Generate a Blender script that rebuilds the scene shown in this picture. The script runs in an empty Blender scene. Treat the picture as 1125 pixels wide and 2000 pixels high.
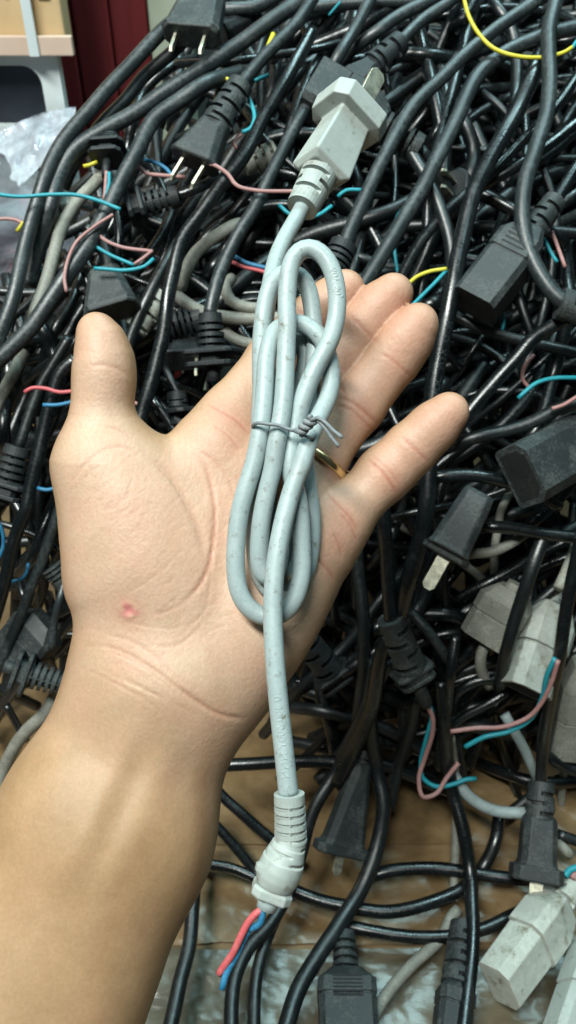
import bpy, bmesh, math, random
import numpy as np
from mathutils import Vector, Matrix, noise as mnoise
from mathutils.kdtree import KDTree

scene = bpy.context.scene
COL = scene.collection
rng = random.Random(11)

# ------------------------------------------------------------------ camera
CAM = np.array([0.0, 0.0, 0.95])
PITCH = math.radians(40)
RT = np.array([1.0, 0.0, 0.0])
FW = np.array([0.0, math.cos(PITCH), -math.sin(PITCH)])
UP = np.array([0.0, math.sin(PITCH), math.cos(PITCH)])
FPX = 1600.0                                  # focal length in photo pixels
cam_d = bpy.data.cameras.new('camera')
cam_d.sensor_fit = 'VERTICAL'; cam_d.sensor_height = 36.0
cam_d.lens = 36.0 * FPX / 2000.0
cam_d.clip_start = 0.01; cam_d.clip_end = 50.0
cam_d.dof.use_dof = True; cam_d.dof.focus_distance = 0.255; cam_d.dof.aperture_fstop = 25.0
cam = bpy.data.objects.new('camera', cam_d)
cam.location = CAM
cam.rotation_euler = (math.pi / 2 - PITCH, 0, 0)
COL.objects.link(cam); scene.camera = cam

# ------------------------------------------------------------------ world, lamps, exposure
world = bpy.data.worlds.new('World'); scene.world = world; world.use_nodes = True
bgn = world.node_tree.nodes['Background']
bgn.inputs['Color'].default_value = (0.55, 0.80, 0.85, 1); bgn.inputs['Strength'].default_value = 0.032

def area(name, loc, target, sx, sy, power, color):
    d = bpy.data.lights.new(name, 'AREA'); d.shape = 'RECTANGLE'; d.size = sx; d.size_y = sy
    d.energy = power; d.color = color
    o = bpy.data.objects.new(name, d); o.location = loc
    v = Vector(target) - Vector(loc)
    o.rotation_euler = v.to_track_quat('-Z', 'Y').to_euler()
    COL.objects.link(o); return o
area('ceiling_tube_lamp', (-0.40, -0.16, 2.0), (0.0, 0.25, 0.75), 0.9, 0.16, 39.0, (0.94, 1.0, 0.95))
area('second_tube_lamp', (0.25, 0.86, 2.0), (-0.05, 0.6, 0.8), 1.2, 0.08, 17.0, (0.60, 0.95, 1.0))
vs = scene.view_settings
vs.view_transform = 'Standard'; vs.look = 'None'; vs.exposure = 0.0; vs.gamma = 1.0; vs.use_curve_mapping = False
scene.cycles.use_denoising = True
scene.cycles.max_bounces = 6

# ------------------------------------------------------------------ geometry helpers
def P(x, y, d):
    """point seen at photo pixel (x, y) standing d metres away along the view axis"""
    return CAM + d * ((x - 562.5) / FPX * RT + (1000 - y) / FPX * UP + FW)
def camdir(v):                                   # camera-space (right, down, forward) -> world
    return v[0] * RT - v[1] * UP + v[2] * FW
def pix(w):
    r = w - CAM; d = float(r @ FW)
    return 562.5 + FPX * float(r @ RT) / d, 1000 - FPX * float(r @ UP) / d, d

BOX_Z = CAM[2] - 0.50
def box_depth(y):
    return 0.50 / (math.sin(PITCH) + (y - 1000) / FPX * math.cos(PITCH))
_py = [-200, 0, 300, 600, 1000, 1300, 1500, 1700, 2000, 2200]
_pd = [.49, .475, .455, .44, .445, .47, .505, .495, .437, .40]
def pd(x, y):
    d = float(np.interp(y, _py, _pd))
    if y > 1300: d = min(d, box_depth(y) - 0.006)
    return d

def spline(pts, step=0.0025):
    """Catmull-Rom through pts (n,k), resampled about every step metres (first three columns are xyz)"""
    p = np.asarray(pts, float); n = len(p)
    if n == 2:
        k = max(2, int(np.linalg.norm(p[1, :3] - p[0, :3]) / step)); t = np.linspace(0, 1, k + 1)[:, None]
        return p[0] * (1 - t) + p[1] * t
    e = np.vstack([2 * p[0] - p[1], p, 2 * p[-1] - p[-2]])
    out = []
    for i in range(n - 1):
        a, b, c, d = e[i], e[i + 1], e[i + 2], e[i + 3]
        al = [max(np.linalg.norm(q[:3] - r[:3]), 1e-6) ** 0.5 for q, r in ((b, a), (c, b), (d, c))]
        m1 = (c - b + al[1] * ((b - a) / al[0] - (c - a) / (al[0] + al[1])))
        m2 = (c - b + al[1] * ((d - c) / al[2] - (d - b) / (al[1] + al[2])))
        k = max(2, int(np.linalg.norm(c[:3] - b[:3]) / step))
        t = np.linspace(0, 1, k, endpoint=False)[:, None]
        out.append((2*t**3 - 3*t**2 + 1) * b + (t**3 - 2*t**2 + t) * m1 + (-2*t**3 + 3*t**2) * c + (t**3 - t**2) * m2)
    out.append(p[-1:])
    return np.vstack(out)

def frames(path):
    t = np.gradient(path, axis=0); t /= np.linalg.norm(t, axis=1)[:, None] + 1e-12
    nrm = np.zeros_like(path)
    a = -FW - t[0] * (-FW @ t[0])
    if np.linalg.norm(a) < .1: a = UP - t[0] * (UP @ t[0])
    nrm[0] = a / np.linalg.norm(a)
    for i in range(1, len(path)):
        v = nrm[i - 1] - t[i] * (nrm[i - 1] @ t[i]); nrm[i] = v / (np.linalg.norm(v) + 1e-12)
    return t, nrm, np.cross(t, nrm)

def tube_data(path, r, n=12, cap=True):
    """verts, faces of a tube along path; r scalar or per point"""
    path = np.asarray(path); t, a, b = frames(path); m = len(path)
    r = np.broadcast_to(np.asarray(r, float), (m,))
    th = np.linspace(0, 2 * math.pi, n, endpoint=False)
    v = path[:, None] + r[:, None, None] * (np.cos(th)[None, :, None] * a[:, None] + np.sin(th)[None, :, None] * b[:, None])
    v = v.reshape(-1, 3)
    i = np.arange(m - 1)[:, None] * n; j = np.arange(n)[None]
    k = (j + 1) % n
    f = np.stack([i + j, i + k, i + n + k, i + n + j], -1).reshape(-1, 4).tolist()
    if cap:
        f.append(list(range(n - 1, -1, -1))); f.append(list(range((m - 1) * n, m * n)))
    return v, f

def mesh_obj(name, v, f, mat, parent=None, smooth=True, origin=None):
    me = bpy.data.meshes.new(name)
    v = np.asarray(v, float)
    if parent is not None and origin is None: origin = ABS[parent.name]
    if origin is None: origin = v.mean(0) if parent is None else np.zeros(3)
    me.from_pydata((v - origin).tolist(), [], f); me.update()
    me.polygons.foreach_set('use_smooth', [smooth] * len(me.polygons))
    o = bpy.data.objects.new(name, me)
    if mat: me.materials.append(mat)
    COL.objects.link(o)
    if parent is not None:
        o.parent = parent; o.location = Vector(origin - ABS[parent.name])
    else:
        o.location = Vector(origin)
    ABS[o.name] = np.asarray(origin, float)
    return o
ABS = {}                                          # absolute origin of every object

def thing(name, loc, label, cat, group=None):
    o = bpy.data.objects.new(name, None); COL.objects.link(o)
    o.location = Vector(loc); o.empty_display_size = 0.01
    ABS[o.name] = np.asarray(loc, float)
    tag(o, label, cat, group); return o
def tag(o, label=None, cat=None, group=None, kind=None):
    if label: o['label'] = label
    if cat: o['category'] = cat
    if group: o['group'] = group
    if kind: o['kind'] = kind
    return o
def bevel(o, w, seg=2, ang=35):
    m = o.modifiers.new('bevel', 'BEVEL'); m.width = w; m.segments = seg
    m.limit_method = 'ANGLE'; m.angle_limit = math.radians(ang)
    return o

class Fr:
    """local frame of a plug: z runs from the cable to the nose, y looks out of the pile, x across"""
    def __init__(s, p0, p1, roll=0.0):
        s.o = np.asarray(p0, float); d = np.asarray(p1, float) - s.o
        s.L = float(np.linalg.norm(d)); s.z = d / s.L
        y = -FW - s.z * (-FW @ s.z)
        if np.linalg.norm(y) < .05: y = UP - s.z * (UP @ s.z)
        y /= np.linalg.norm(y); x = np.cross(y, s.z)
        c, q = math.cos(roll), math.sin(roll)
        s.x = c * x + q * y; s.y = -q * x + c * y
    def w(s, v):
        v = np.asarray(v, float)
        return s.o + v[..., 0:1] * s.x + v[..., 1:2] * s.y + v[..., 2:3] * s.z

def loft(fr, st):
    """st: list of (z, half width, half height, chamfer[, chamfer of the lower corners]) -> verts, faces"""
    V = []
    for s in st:
        z, w, h, c = s[:4]; c2 = s[4] if len(s) > 4 else c
        V += [(-w, -h + c2, z), (-w + c2, -h, z), (w - c2, -h, z), (w, -h + c2, z),
              (w, h - c, z), (w - c, h, z), (-w + c, h, z), (-w, h - c, z)]
    F = [[7, 6, 5, 4, 3, 2, 1, 0]]
    for i in range(len(st) - 1):
        a = i * 8
        for j in range(8): F.append([a + j, a + (j + 1) % 8, a + 8 + (j + 1) % 8, a + 8 + j])
    a = (len(st) - 1) * 8; F.append([a + j for j in range(8)])
    return fr.w(np.array(V)), F

def lathe(fr, zs, rfun, n=28, sq=0.0):
    """surface of revolution whose radius may also depend on the angle; sq > 0 flattens it"""
    th = np.linspace(0, 2 * math.pi, n, endpoint=False)
    V = []
    for z, key in zs:
        for a in th:
            r = rfun(key, z, a); V.append((r * math.cos(a), r * math.sin(a) * (1 - sq), z))
    F = [list(range(n - 1, -1, -1))]
    m = len(zs)
    for i in range(m - 1):
        for j in range(n):
            k = (j + 1) % n; F.append([i * n + j, i * n + k, (i + 1) * n + k, (i + 1) * n + j])
    F.append([(m - 1) * n + j for j in range(n)])
    return fr.w(np.array(V)), F

def boot_data(fr, z0, z1, r0, r1, slots=4, style='stagger', core=0.62, collar=0.004):
    """strain relief with slots cut round it in turns"""
    zs = [(z0, ('s', 0))]; zz = z0 + collar
    zs.append((zz, ('s', 0))); gap = (z1 - zz) / slots
    for k in range(slots):
        a = zz + gap * (k + .22); b = zz + gap * (k + .66)
        zs += [(a, ('s', k)), (a + 1e-5, ('g', k)), (b, ('g', k)), (b + 1e-5, ('s', k))]
    zs.append((z1, ('s', 0)))
    def rf(key, z, th):
        t = (z - z0) / (z1 - z0); r = r0 * (1 - t) + r1 * t
        if key[0] == 's': return r
        if style == 'ring': return r * core if math.cos(2 * th) > -0.96 else r
        ph = th + (math.pi / 4 if key[1] % 2 else -math.pi / 4)
        return r * core if math.cos(2 * ph) > -0.35 else r
    return lathe(fr, zs, rf)

def box_data(fr, x0, x1, y0, y1, z0, z1):
    V = np.array([(x, y, z) for z in (z0, z1) for y in (y0, y1) for x in (x0, x1)], float)
    F = [[0, 2, 3, 1], [4, 5, 7, 6], [0, 1, 5, 4], [2, 6, 7, 3], [0, 4, 6, 2], [1, 3, 7, 5]]
    return fr.w(V), F
def join(*vf):
    V, F, n = [], [], 0
    for v, f in vf:
        V.append(np.asarray(v)); F += [[i + n for i in q] for q in f]; n += len(v)
    return np.vstack(V), F

# ------------------------------------------------------------------ materials
def nmat(name):
    m = bpy.data.materials.new(name); m.use_nodes = True
    nt = m.node_tree; b = nt.nodes['Principled BSDF']
    return m, nt, b
def N(nt, kind, **kw):
    n = nt.nodes.new(kind)
    for k, v in kw.items():
        if k in n.inputs: n.inputs[k].default_value = v
        else: setattr(n, k, v)
    return n
def ramp(nt, src, stops):
    r = N(nt, 'ShaderNodeValToRGB'); e = r.color_ramp.elements
    while len(e) < len(stops): e.new(0.5)
    for q, (p, c) in zip(e, stops):
        q.position = p; q.color = c if len(c) == 4 else (*c, 1)
    nt.links.new(src, r.inputs[0]); return r
def pvc(name, base, dust, amount=0.5, rough=0.38, scale=90, bump=0.12, spots=None, spec=.5, spot_lo=.57):
    """moulded plastic: base colour, worn and dusty in patches, small pits"""
    m, nt, b = nmat(name); L = nt.links.new
    g = N(nt, 'ShaderNodeNewGeometry')
    n1 = N(nt, 'ShaderNodeTexNoise', Scale=scale, Detail=6.0, Roughness=0.65); L(g.outputs['Position'], n1.inputs['Vector'])
    n2 = N(nt, 'ShaderNodeTexNoise', Scale=scale * 9, Detail=4.0, Roughness=0.7); L(g.outputs['Position'], n2.inputs['Vector'])
    mx = N(nt, 'ShaderNodeMath', operation='MULTIPLY'); L(n1.outputs['Fac'], mx.inputs[0]); L(n2.outputs['Fac'], mx.inputs[1])
    lo = 0.36 - 0.24 * amount
    r = ramp(nt, mx.outputs[0], [(max(lo, 0.02), base), (lo + 0.26, dust)])
    col = r.outputs[0]
    if spots:
        n3 = N(nt, 'ShaderNodeTexNoise', Scale=scale * 3.2, Detail=8.0, Roughness=0.75); L(g.outputs['Position'], n3.inputs['Vector'])
        r3 = ramp(nt, n3.outputs['Fac'], [(spot_lo, (0, 0, 0)), (spot_lo + .13, (1, 1, 1))])
        mm = N(nt, 'ShaderNodeMix', data_type='RGBA'); L(r3.outputs[0], mm.inputs[0]); L(col, mm.inputs[6]); mm.inputs[7].default_value = (*spots, 1)
        col = mm.outputs[2]
    L(col, b.inputs['Base Color'])
    rr = N(nt, 'ShaderNodeMapRange'); L(mx.outputs[0], rr.inputs[0]); rr.inputs[1].default_value = .1; rr.inputs[2].default_value = .5
    rr.inputs[3].default_value = rough; rr.inputs[4].default_value = min(rough + .28, .9); L(rr.outputs[0], b.inputs['Roughness'])
    b.inputs['Specular IOR Level'].default_value = spec
    bp = N(nt, 'ShaderNodeBump', Strength=bump, Distance=0.0006); L(n2.outputs['Fac'], bp.inputs['Height']); L(bp.outputs[0], b.inputs['Normal'])
    return m
M = {}
M['black'] = pvc('black_cable_pvc', (.0035, .0052, .006), (.020, .028, .030), .34, .20, 70, spec=.85)
M['black2'] = pvc('matt_black_cable_pvc', (.005, .0075, .0085), (.030, .040, .041), .40, .30, 60, .22, spec=.85)
M['blackg'] = pvc('dusty_black_cable_pvc', (.016, .0225, .0245), (.078, .096, .096), .48, .33, 55, .30, spec=.75)
M['plugk'] = pvc('dusty_black_plug_rubber', (.020, .025, .026), (.10, .115, .108), .55, .5, 80, .25)
M['plugd'] = pvc('dark_plug_rubber', (.010, .013, .015), (.05, .058, .058), .45, .5, 80, .2)
M['grey'] = pvc('pale_grey_cord_pvc', (.285, .35, .352), (.35, .415, .41), .8, .36, 100, .10, spots=(.13, .12, .085), spot_lo=.56)
M['greyplug'] = pvc('grimy_grey_plug_plastic', (.31, .35, .33), (.38, .42, .395), .75, .42, 50, .08, spots=(.16, .15, .11), spot_lo=.57)
M['greyold'] = pvc('grimy_old_grey_cable', (.20, .20, .17), (.38, .38, .33), .6, .5, 90, .25, spots=(.08, .075, .06))
M['white'] = pvc('dirty_white_connector_plastic', (.38, .40, .36), (.54, .57, .51), .7, .42, 30, .06, spots=(.16, .145, .09), spot_lo=.545)
M['cyan'] = pvc('cyan_wire_pvc', (.010, .24, .30), (.03, .38, .43), .6, .4, 120)
M['blue'] = pvc('blue_wire_pvc', (.015, .13, .26), (.05, .26, .42), .6, .4, 120)
M['pink'] = pvc('faded_pink_wire_pvc', (.34, .17, .16), (.50, .30, .28), .6, .5, 120)
M['red'] = pvc('red_wire_pvc', (.50, .09, .10), (.62, .19, .19), .6, .45, 120)
M['yellow'] = pvc('yellow_wire_pvc', (.55, .48, .02), (.70, .64, .10), .6, .4, 120)
M['hole'] = pvc('dark_slot_shade', (.006, .007, .007), (.02, .02, .02), .3, .6, 80)  # dark colour stands for the shade inside slots and recesses
def metal(name, c, rough):
    m, nt, b = nmat(name); b.inputs['Metallic'].default_value = 1.0
    g = N(nt, 'ShaderNodeNewGeometry'); n = N(nt, 'ShaderNodeTexNoise', Scale=300.0, Detail=5.0); nt.links.new(g.outputs['Position'], n.inputs['Vector'])
    r = ramp(nt, n.outputs['Fac'], [(.35, tuple(q * .6 for q in c)), (.6, c)]); nt.links.new(r.outputs[0], b.inputs['Base Color'])
    b.inputs['Roughness'].default_value = rough; return m
M['prong'] = metal('tarnished_brass_prong', (.78, .75, .60), .5)
M['gold'] = metal('gold_band', (.86, .68, .36), .3)
M['copper'] = metal('copper_strands', (.7, .35, .2), .4)
# ------------------------------------------------------------------ the place: floor, wall, the taped carton under the pile, things behind
def wbox(name, x0, x1, y0, y1, z0, z1, mat, parent=None, bev=.002):
    V = [(x, y, z) for z in (z0, z1) for y in (y0, y1) for x in (x0, x1)]
    F = [[0, 2, 3, 1], [4, 5, 7, 6], [0, 1, 5, 4], [2, 6, 7, 3], [0, 4, 6, 2], [1, 3, 7, 5]]
    o = mesh_obj(name, np.array(V), F, mat, parent, smooth=False)
    if bev: bevel(o, bev)
    return o
def simple(name, stops, scale, rough, bump=.2, stretch=(1, 1, 1), metallic=0, spec=.5):
    m, nt, b = nmat(name); L = nt.links.new
    g = N(nt, 'ShaderNodeNewGeometry'); mp = N(nt, 'ShaderNodeMapping'); mp.inputs['Scale'].default_value = stretch; L(g.outputs['Position'], mp.inputs[0])
    n = N(nt, 'ShaderNodeTexNoise', Scale=scale, Detail=7.0, Roughness=.62); L(mp.outputs[0], n.inputs['Vector'])
    r = ramp(nt, n.outputs['Fac'], stops); L(r.outputs[0], b.inputs['Base Color']); b.inputs['Roughness'].default_value = rough
    b.inputs['Specular IOR Level'].default_value = spec
    bp = N(nt, 'ShaderNodeBump', Strength=bump, Distance=.002); L(n.outputs['Fac'], bp.inputs['Height']); L(bp.outputs[0], b.inputs['Normal'])
    return m
M['concrete'] = simple('concrete_floor', [(.3, (.05, .05, .048)), (.7, (.09, .09, .085))], 12, .8)
M['wall'] = simple('dim_plaster_wall', [(.3, (.10, .11, .10)), (.7, (.15, .16, .15))], 6, .9)
M['card'] = simple('brown_cardboard', [(.3, (.13, .075, .032)), (.7, (.25, .16, .075))], 25, .75, .25, (1, 1.4, 1))
M['tape'] = simple('brown_packing_tape', [(.33, (.13, .082, .038)), (.52, (.21, .138, .066)), (.70, (.30, .21, .11))], 22, .30, .3, (1, 1.6, 1), spec=.5)
M['film'] = simple('greyed_stretch_film', [(.35, (.07, .058, .034)), (.65, (.15, .13, .085))], 24, .28, .3, (1, 2.5, 1), spec=.7)
M['carton'] = simple('buff_carton', [(.3, (.56, .38, .19)), (.7, (.66, .47, .26))], 14, .7, .1)
M['flap'] = simple('pale_carton_flap', [(.3, (.58, .42, .32)), (.7, (.68, .52, .42))], 14, .7, .1)
M['strap'] = simple('white_strapping', [(.3, (.62, .70, .72)), (.7, (.74, .80, .80))], 20, .4, .1)
M['ink'] = simple('grey_printed_ink', [(.3, (.10, .09, .07)), (.7, (.22, .18, .12))], 60, .7, .05)
M['door'] = simple('burgundy_painted_panel', [(.3, (.19, .024, .030)), (.7, (.27, .040, .044))], 8, .42, .2, (6, 1, .3))
M['post'] = simple('pale_green_paint', [(.3, (.42, .47, .36)), (.7, (.58, .62, .50))], 14, .5, .1)
M['crate'] = simple('white_plastic', [(.3, (.60, .68, .68)), (.7, (.72, .78, .78))], 10, .45, .05)
M['dark'] = simple('opening_shade_panel', [(.3, (.008, .011, .018)), (.7, (.035, .045, .065))], 9, .5, .1)
M['content'] = simple('dark_red_and_black_goods', [(.40, (.012, .012, .020)), (.54, (.045, .036, .055)), (.64, (.14, .022, .045)), (.75, (.07, .065, .085))], 16, .35, .5)

fl = mesh_obj('floor', np.array([(-6, -6, 0), (6, -6, 0), (6, 6, 0), (-6, 6, 0)], float), [[0, 1, 2, 3]], M['concrete']); tag(fl, kind='structure')
tag(wbox('wall', -3, 3, 1.32, 1.45, 0, 2.6, M['wall'], bev=0), 'dim plaster wall far behind the cable heap', 'wall', kind='structure')

t = thing('cardboard_box', (0, .35, 0), 'big brown cardboard box bound with shiny wrinkled tape, underneath the cable heap', 'box')
wbox('box_body', -.52, .55, -.12, .80, 0.0, BOX_Z - .0035, M['card'], t, .004)
def sheet(name, x0, x1, y0, y1, z, mat, parent, amp, seed, nx=320, ny=60, edge=.002):
    V = []
    for j in range(ny):
        for i in range(nx):
            u, v = i / (nx - 1), j / (ny - 1); x = x0 + (x1 - x0) * u; y = y0 + (y1 - y0) * v + edge * mnoise.noise(Vector((x * 40, seed, v * 2)))
            h = abs(mnoise.noise(Vector((x * 20 + seed, y * 34, seed)))) * 1.3 + abs(mnoise.noise(Vector((x * 48 + y * 20, y * 80 - x * 25, seed * 2)))) * .7 + abs(mnoise.noise(Vector((x * 130 + seed, y * 150 + x * 60, 1.0)))) * .35
            V.append((x, y, z + amp * h))
    F = [[j * nx + i, j * nx + i + 1, (j + 1) * nx + i + 1, (j + 1) * nx + i] for j in range(ny - 1) for i in range(nx - 1)]
    return mesh_obj(name, np.array(V), F, mat, parent)
sheet('packing_tape', -.25, .28, .205, .262, BOX_Z - .0025, M['tape'], t, .0011, 3.1)
sheet('packing_tape', -.25, .28, .266, .322, BOX_Z - .0028, M['tape'], t, .0012, 8.7)
sheet('packing_tape', -.25, .28, .326, .392, BOX_Z - .0025, M['tape'], t, .0010, 5.3)
sheet('stretch_film', -.25, .28, .135, .202, BOX_Z - .0020, M['film'], t, .0014, 13.9)

t = thing('door', (-.2, 1.07, 0), 'dark red grooved door panel behind the heap', 'door')
for i in range(4):
    wbox('door_plank', -.325 + i * .0425, -.284 + i * .0425, 1.05, 1.08, .02, 2.1, M['door'], t, .003)
tag(wbox('door_post', -.152, -.112, 1.03, 1.10, 0, 2.2, M['post']), 'pale green upright door post beside the dark red panel', 'post')

t = thing('carton', (-.4, 1.0, .79), 'buff carton with a white strap and printed marks, up by the red door', 'carton')
wbox('carton_body', -.62, -.204, .855, .885, .789, 1.15, M['carton'], t, .003)
wbox('flap', -.62, -.197, .846, .853, .787, .803, M['flap'], t, .001)
wbox('strap', -.2365, -.2275, .8425, .8455, .787, 1.15, M['strap'], t, .0005)
for (x, z, w, h) in ((-.252, .842, .002, .018), (-.247, .846, .009, .0022), (-.247, .836, .009, .0022), (-.222, .842, .002, .02), (-.217, .847, .007, .002), (-.217, .840, .007, .002), (-.217, .833, .008, .002)):
    wbox('printed_mark', x - w / 2, x + w / 2, .8522, .8545, z - h / 2, z + h / 2, M['ink'], t, 0)

t = thing('plastic_crate', (-.4, .87, .55), 'white plastic crate with a dark rounded opening, holding up the carton', 'crate')
def ring_panel(x0, x1, z0, z1, ix0, ix1, iz0, iz1, r, y0, y1):
    inn = []
    for cx, cz, a0 in ((ix1 - r, iz1 - r, 0), (ix0 + r, iz1 - r, 90), (ix0 + r, iz0 + r, 180), (ix1 - r, iz0 + r, 270)):
        for k in range(9):
            a = math.radians(a0 + k * 11.25); inn.append((cx + r * math.cos(a), cz + r * math.sin(a)))
    out = []
    for i in range(36):
        c = [(x1, z1), (x0, z1), (x0, z0), (x1, z0)][i // 9]; out.append(c)
    V = [(x, y0, z) for x, z in inn] + [(x, y0, z) for x, z in out] + [(x, y1, z) for x, z in inn] + [(x, y1, z) for x, z in out]
    F = []
    for i in range(36):
        k = (i + 1) % 36
        F += [[i, k, 36 + k, 36 + i], [72 + k, 72 + i, 108 + i, 108 + k], [k, i, 72 + i, 72 + k], [36 + i, 36 + k, 108 + k, 108 + i]]
    return np.array(V, float), F
v, f = ring_panel(-.62, -.2165, .55, .785, -.60, -.235, .722, .776, .017, .862, .876)
o = mesh_obj('crate_rim', v, f, M['crate'], t, smooth=False)
wbox('inside_shade', -.619, -.225, .878, .89, .55, .784, M['dark'], t, .002)  # dark panel stands for the shade inside the opening

# clear bag over dark and red goods
t = thing('plastic_bag', P(10, 470, .78), 'shiny clear plastic bag over dark and red goods, beside the heap', 'bag')
def blob(c, rad, amp, fr_, seed, nu=72, nv=48):
    V = []
    for j in range(nv + 1):
        for i in range(nu):
            a = 2 * math.pi * i / nu; e = math.pi * (j / nv - .5)
            d = np.array([math.cos(e) * math.cos(a), math.cos(e) * math.sin(a), math.sin(e)])
            p_ = Vector(d * fr_); h = 1 + amp * (mnoise.noise(p_ + Vector((seed, 0, 0))) + .6 * abs(mnoise.noise(p_ * 2.3 + Vector((0, seed, 0)))))
            V.append(c + d * np.asarray(rad) * h)
    F = [[j * nu + i, j * nu + (i + 1) % nu, (j + 1) * nu + (i + 1) % nu, (j + 1) * nu + i] for j in range(nv) for i in range(nu)]
    return np.array(V), F
v, f = blob(P(-35, 505, .80), (.120, .085, .088), .14, 1.8, 4.2); mesh_obj('bagged_goods', v, f, M['content'], t)
m, nt, b = nmat('clear_plastic_film'); L = nt.links.new
b.inputs['Base Color'].default_value = (.75, .80, .84, 1); b.inputs['Roughness'].default_value = .22
tr = N(nt, 'ShaderNodeBsdfTransparent'); mxs = N(nt, 'ShaderNodeMixShader')
g = N(nt, 'ShaderNodeNewGeometry'); n = N(nt, 'ShaderNodeTexNoise', Scale=55.0, Detail=5.0, Roughness=.6); L(g.outputs['Position'], n.inputs['Vector'])
n_b = N(nt, 'ShaderNodeTexNoise', Scale=16.0, Detail=3.0); L(g.outputs['Position'], n_b.inputs['Vector'])
r = ramp(nt, n_b.outputs['Fac'], [(.42, (.05,) * 3), (.66, (.26,) * 3)])
L(r.outputs[0], mxs.inputs[0]); L(tr.outputs[0], mxs.inputs[1]); L(b.outputs[0], mxs.inputs[2])
L(mxs.outputs[0], nt.nodes['Material Output'].inputs['Surface'])
bp = N(nt, 'ShaderNodeBump', Strength=.9, Distance=.006); L(n.outputs['Fac'], bp.inputs['Height']); L(bp.outputs[0], b.inputs['Normal'])
M['clear'] = m
v, f = blob(P(-35, 500, .80), (.128, .090, .098), .16, 2.1, 4.0); mesh_obj('clear_film', v, f, m, t)
# the gathered flap of the bag that sticks up
m2 = simple('milky_plastic_film', [(.35, (.26, .28, .33)), (.62, (.60, .64, .70))], 30, .2, .9, spec=.8); M['milky'] = m2
V = []
for j in range(20):
    for i in range(50):
        u, w_ = i / 49, j / 19
        x = -30 + 178 * u; y = 272 - 62 * math.sin(u * 1.5) + (w_) * (120 + 22 * math.sin(u * 5)) * (1 - .25 * u)
        d = .74 + .05 * (1 - w_) + .014 * mnoise.noise(Vector((u * 6, w_ * 3, 2.0))) + .005 * mnoise.noise(Vector((u * 17, w_ * 8, 1.0)))
        V.append(P(x, y, d))
F_ = [[j * 50 + i, j * 50 + i + 1, (j + 1) * 50 + i + 1, (j + 1) * 50 + i] for j in range(19) for i in range(49)]
o = mesh_obj('bag_flap', np.array(V), F_, m2, t); sm = o.modifiers.new('thick', 'SOLIDIFY'); sm.thickness = .0006
# ------------------------------------------------------------------ hand: one implicit surface turned into one mesh
def q(x, y, d): return np.array([(x - 562.5) * d / FPX, (y - 1000) * d / FPX, d])
def rp(r, d): return r * d / FPX
def cone(p, a, b, ra, rb):
    ab = b - a; t = np.clip(((p - a) @ ab) / (ab @ ab), 0, 1)
    return np.linalg.norm(p - a - t[:, None] * ab, axis=1) - (ra + t * (rb - ra))
def ell(p, c, ax, rad):
    l = (p - c) @ np.asarray(ax).T; rad = np.asarray(rad)
    k0 = np.linalg.norm(l / rad, axis=1); k1 = np.linalg.norm(l / rad ** 2, axis=1) + 1e-9
    return k0 * (k0 - 1) / k1
def smin(a, b, k):
    h = np.clip(k - np.abs(a - b), 0, None) / k
    return np.minimum(a, b) - h * h * k * 0.25
def chain(p, pts, k):
    """pts (px, py, depth, radius px)"""
    s = None
    for a, b in zip(pts[:-1], pts[1:]):
        c = cone(p, q(*a[:3]), q(*b[:3]), rp(a[3], a[2]), rp(b[3], b[2]))
        s = c if s is None else smin(s, c, k)
    return s
FINGERS = {
 'index':  [(420, 862, .277, 66), (452, 812, .279, 58), (537, 702, .287, 52), (572, 664, .288, 48), (612, 626, .288, 48), (645, 594, .286, 45), (674, 566, .284, 39)],
 'middle': [(500, 925, .278, 68), (548, 868, .279, 55), (632, 757, .285, 53), (672, 697, .285, 48), (711, 641, .284, 50), (740, 604, .282, 47), (768, 573, .280, 39)],
 'ring':   [(572, 978, .277, 68), (622, 898, .277, 53), (698, 788, .281, 54), (734, 742, .281, 49), (769, 698, .280, 51), (796, 660, .278, 48), (816, 632, .276, 40)],
 'pinky':  [(630, 1048, .275, 66), (672, 1010, .274, 53), (752, 924, .275, 51), (780, 900, .275, 46), (806, 873, .274, 48), (846, 834, .272, 45), (876, 806, .270, 40)],
}
def nrmz(v): v = np.asarray(v, float); return v / np.linalg.norm(v)
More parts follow.
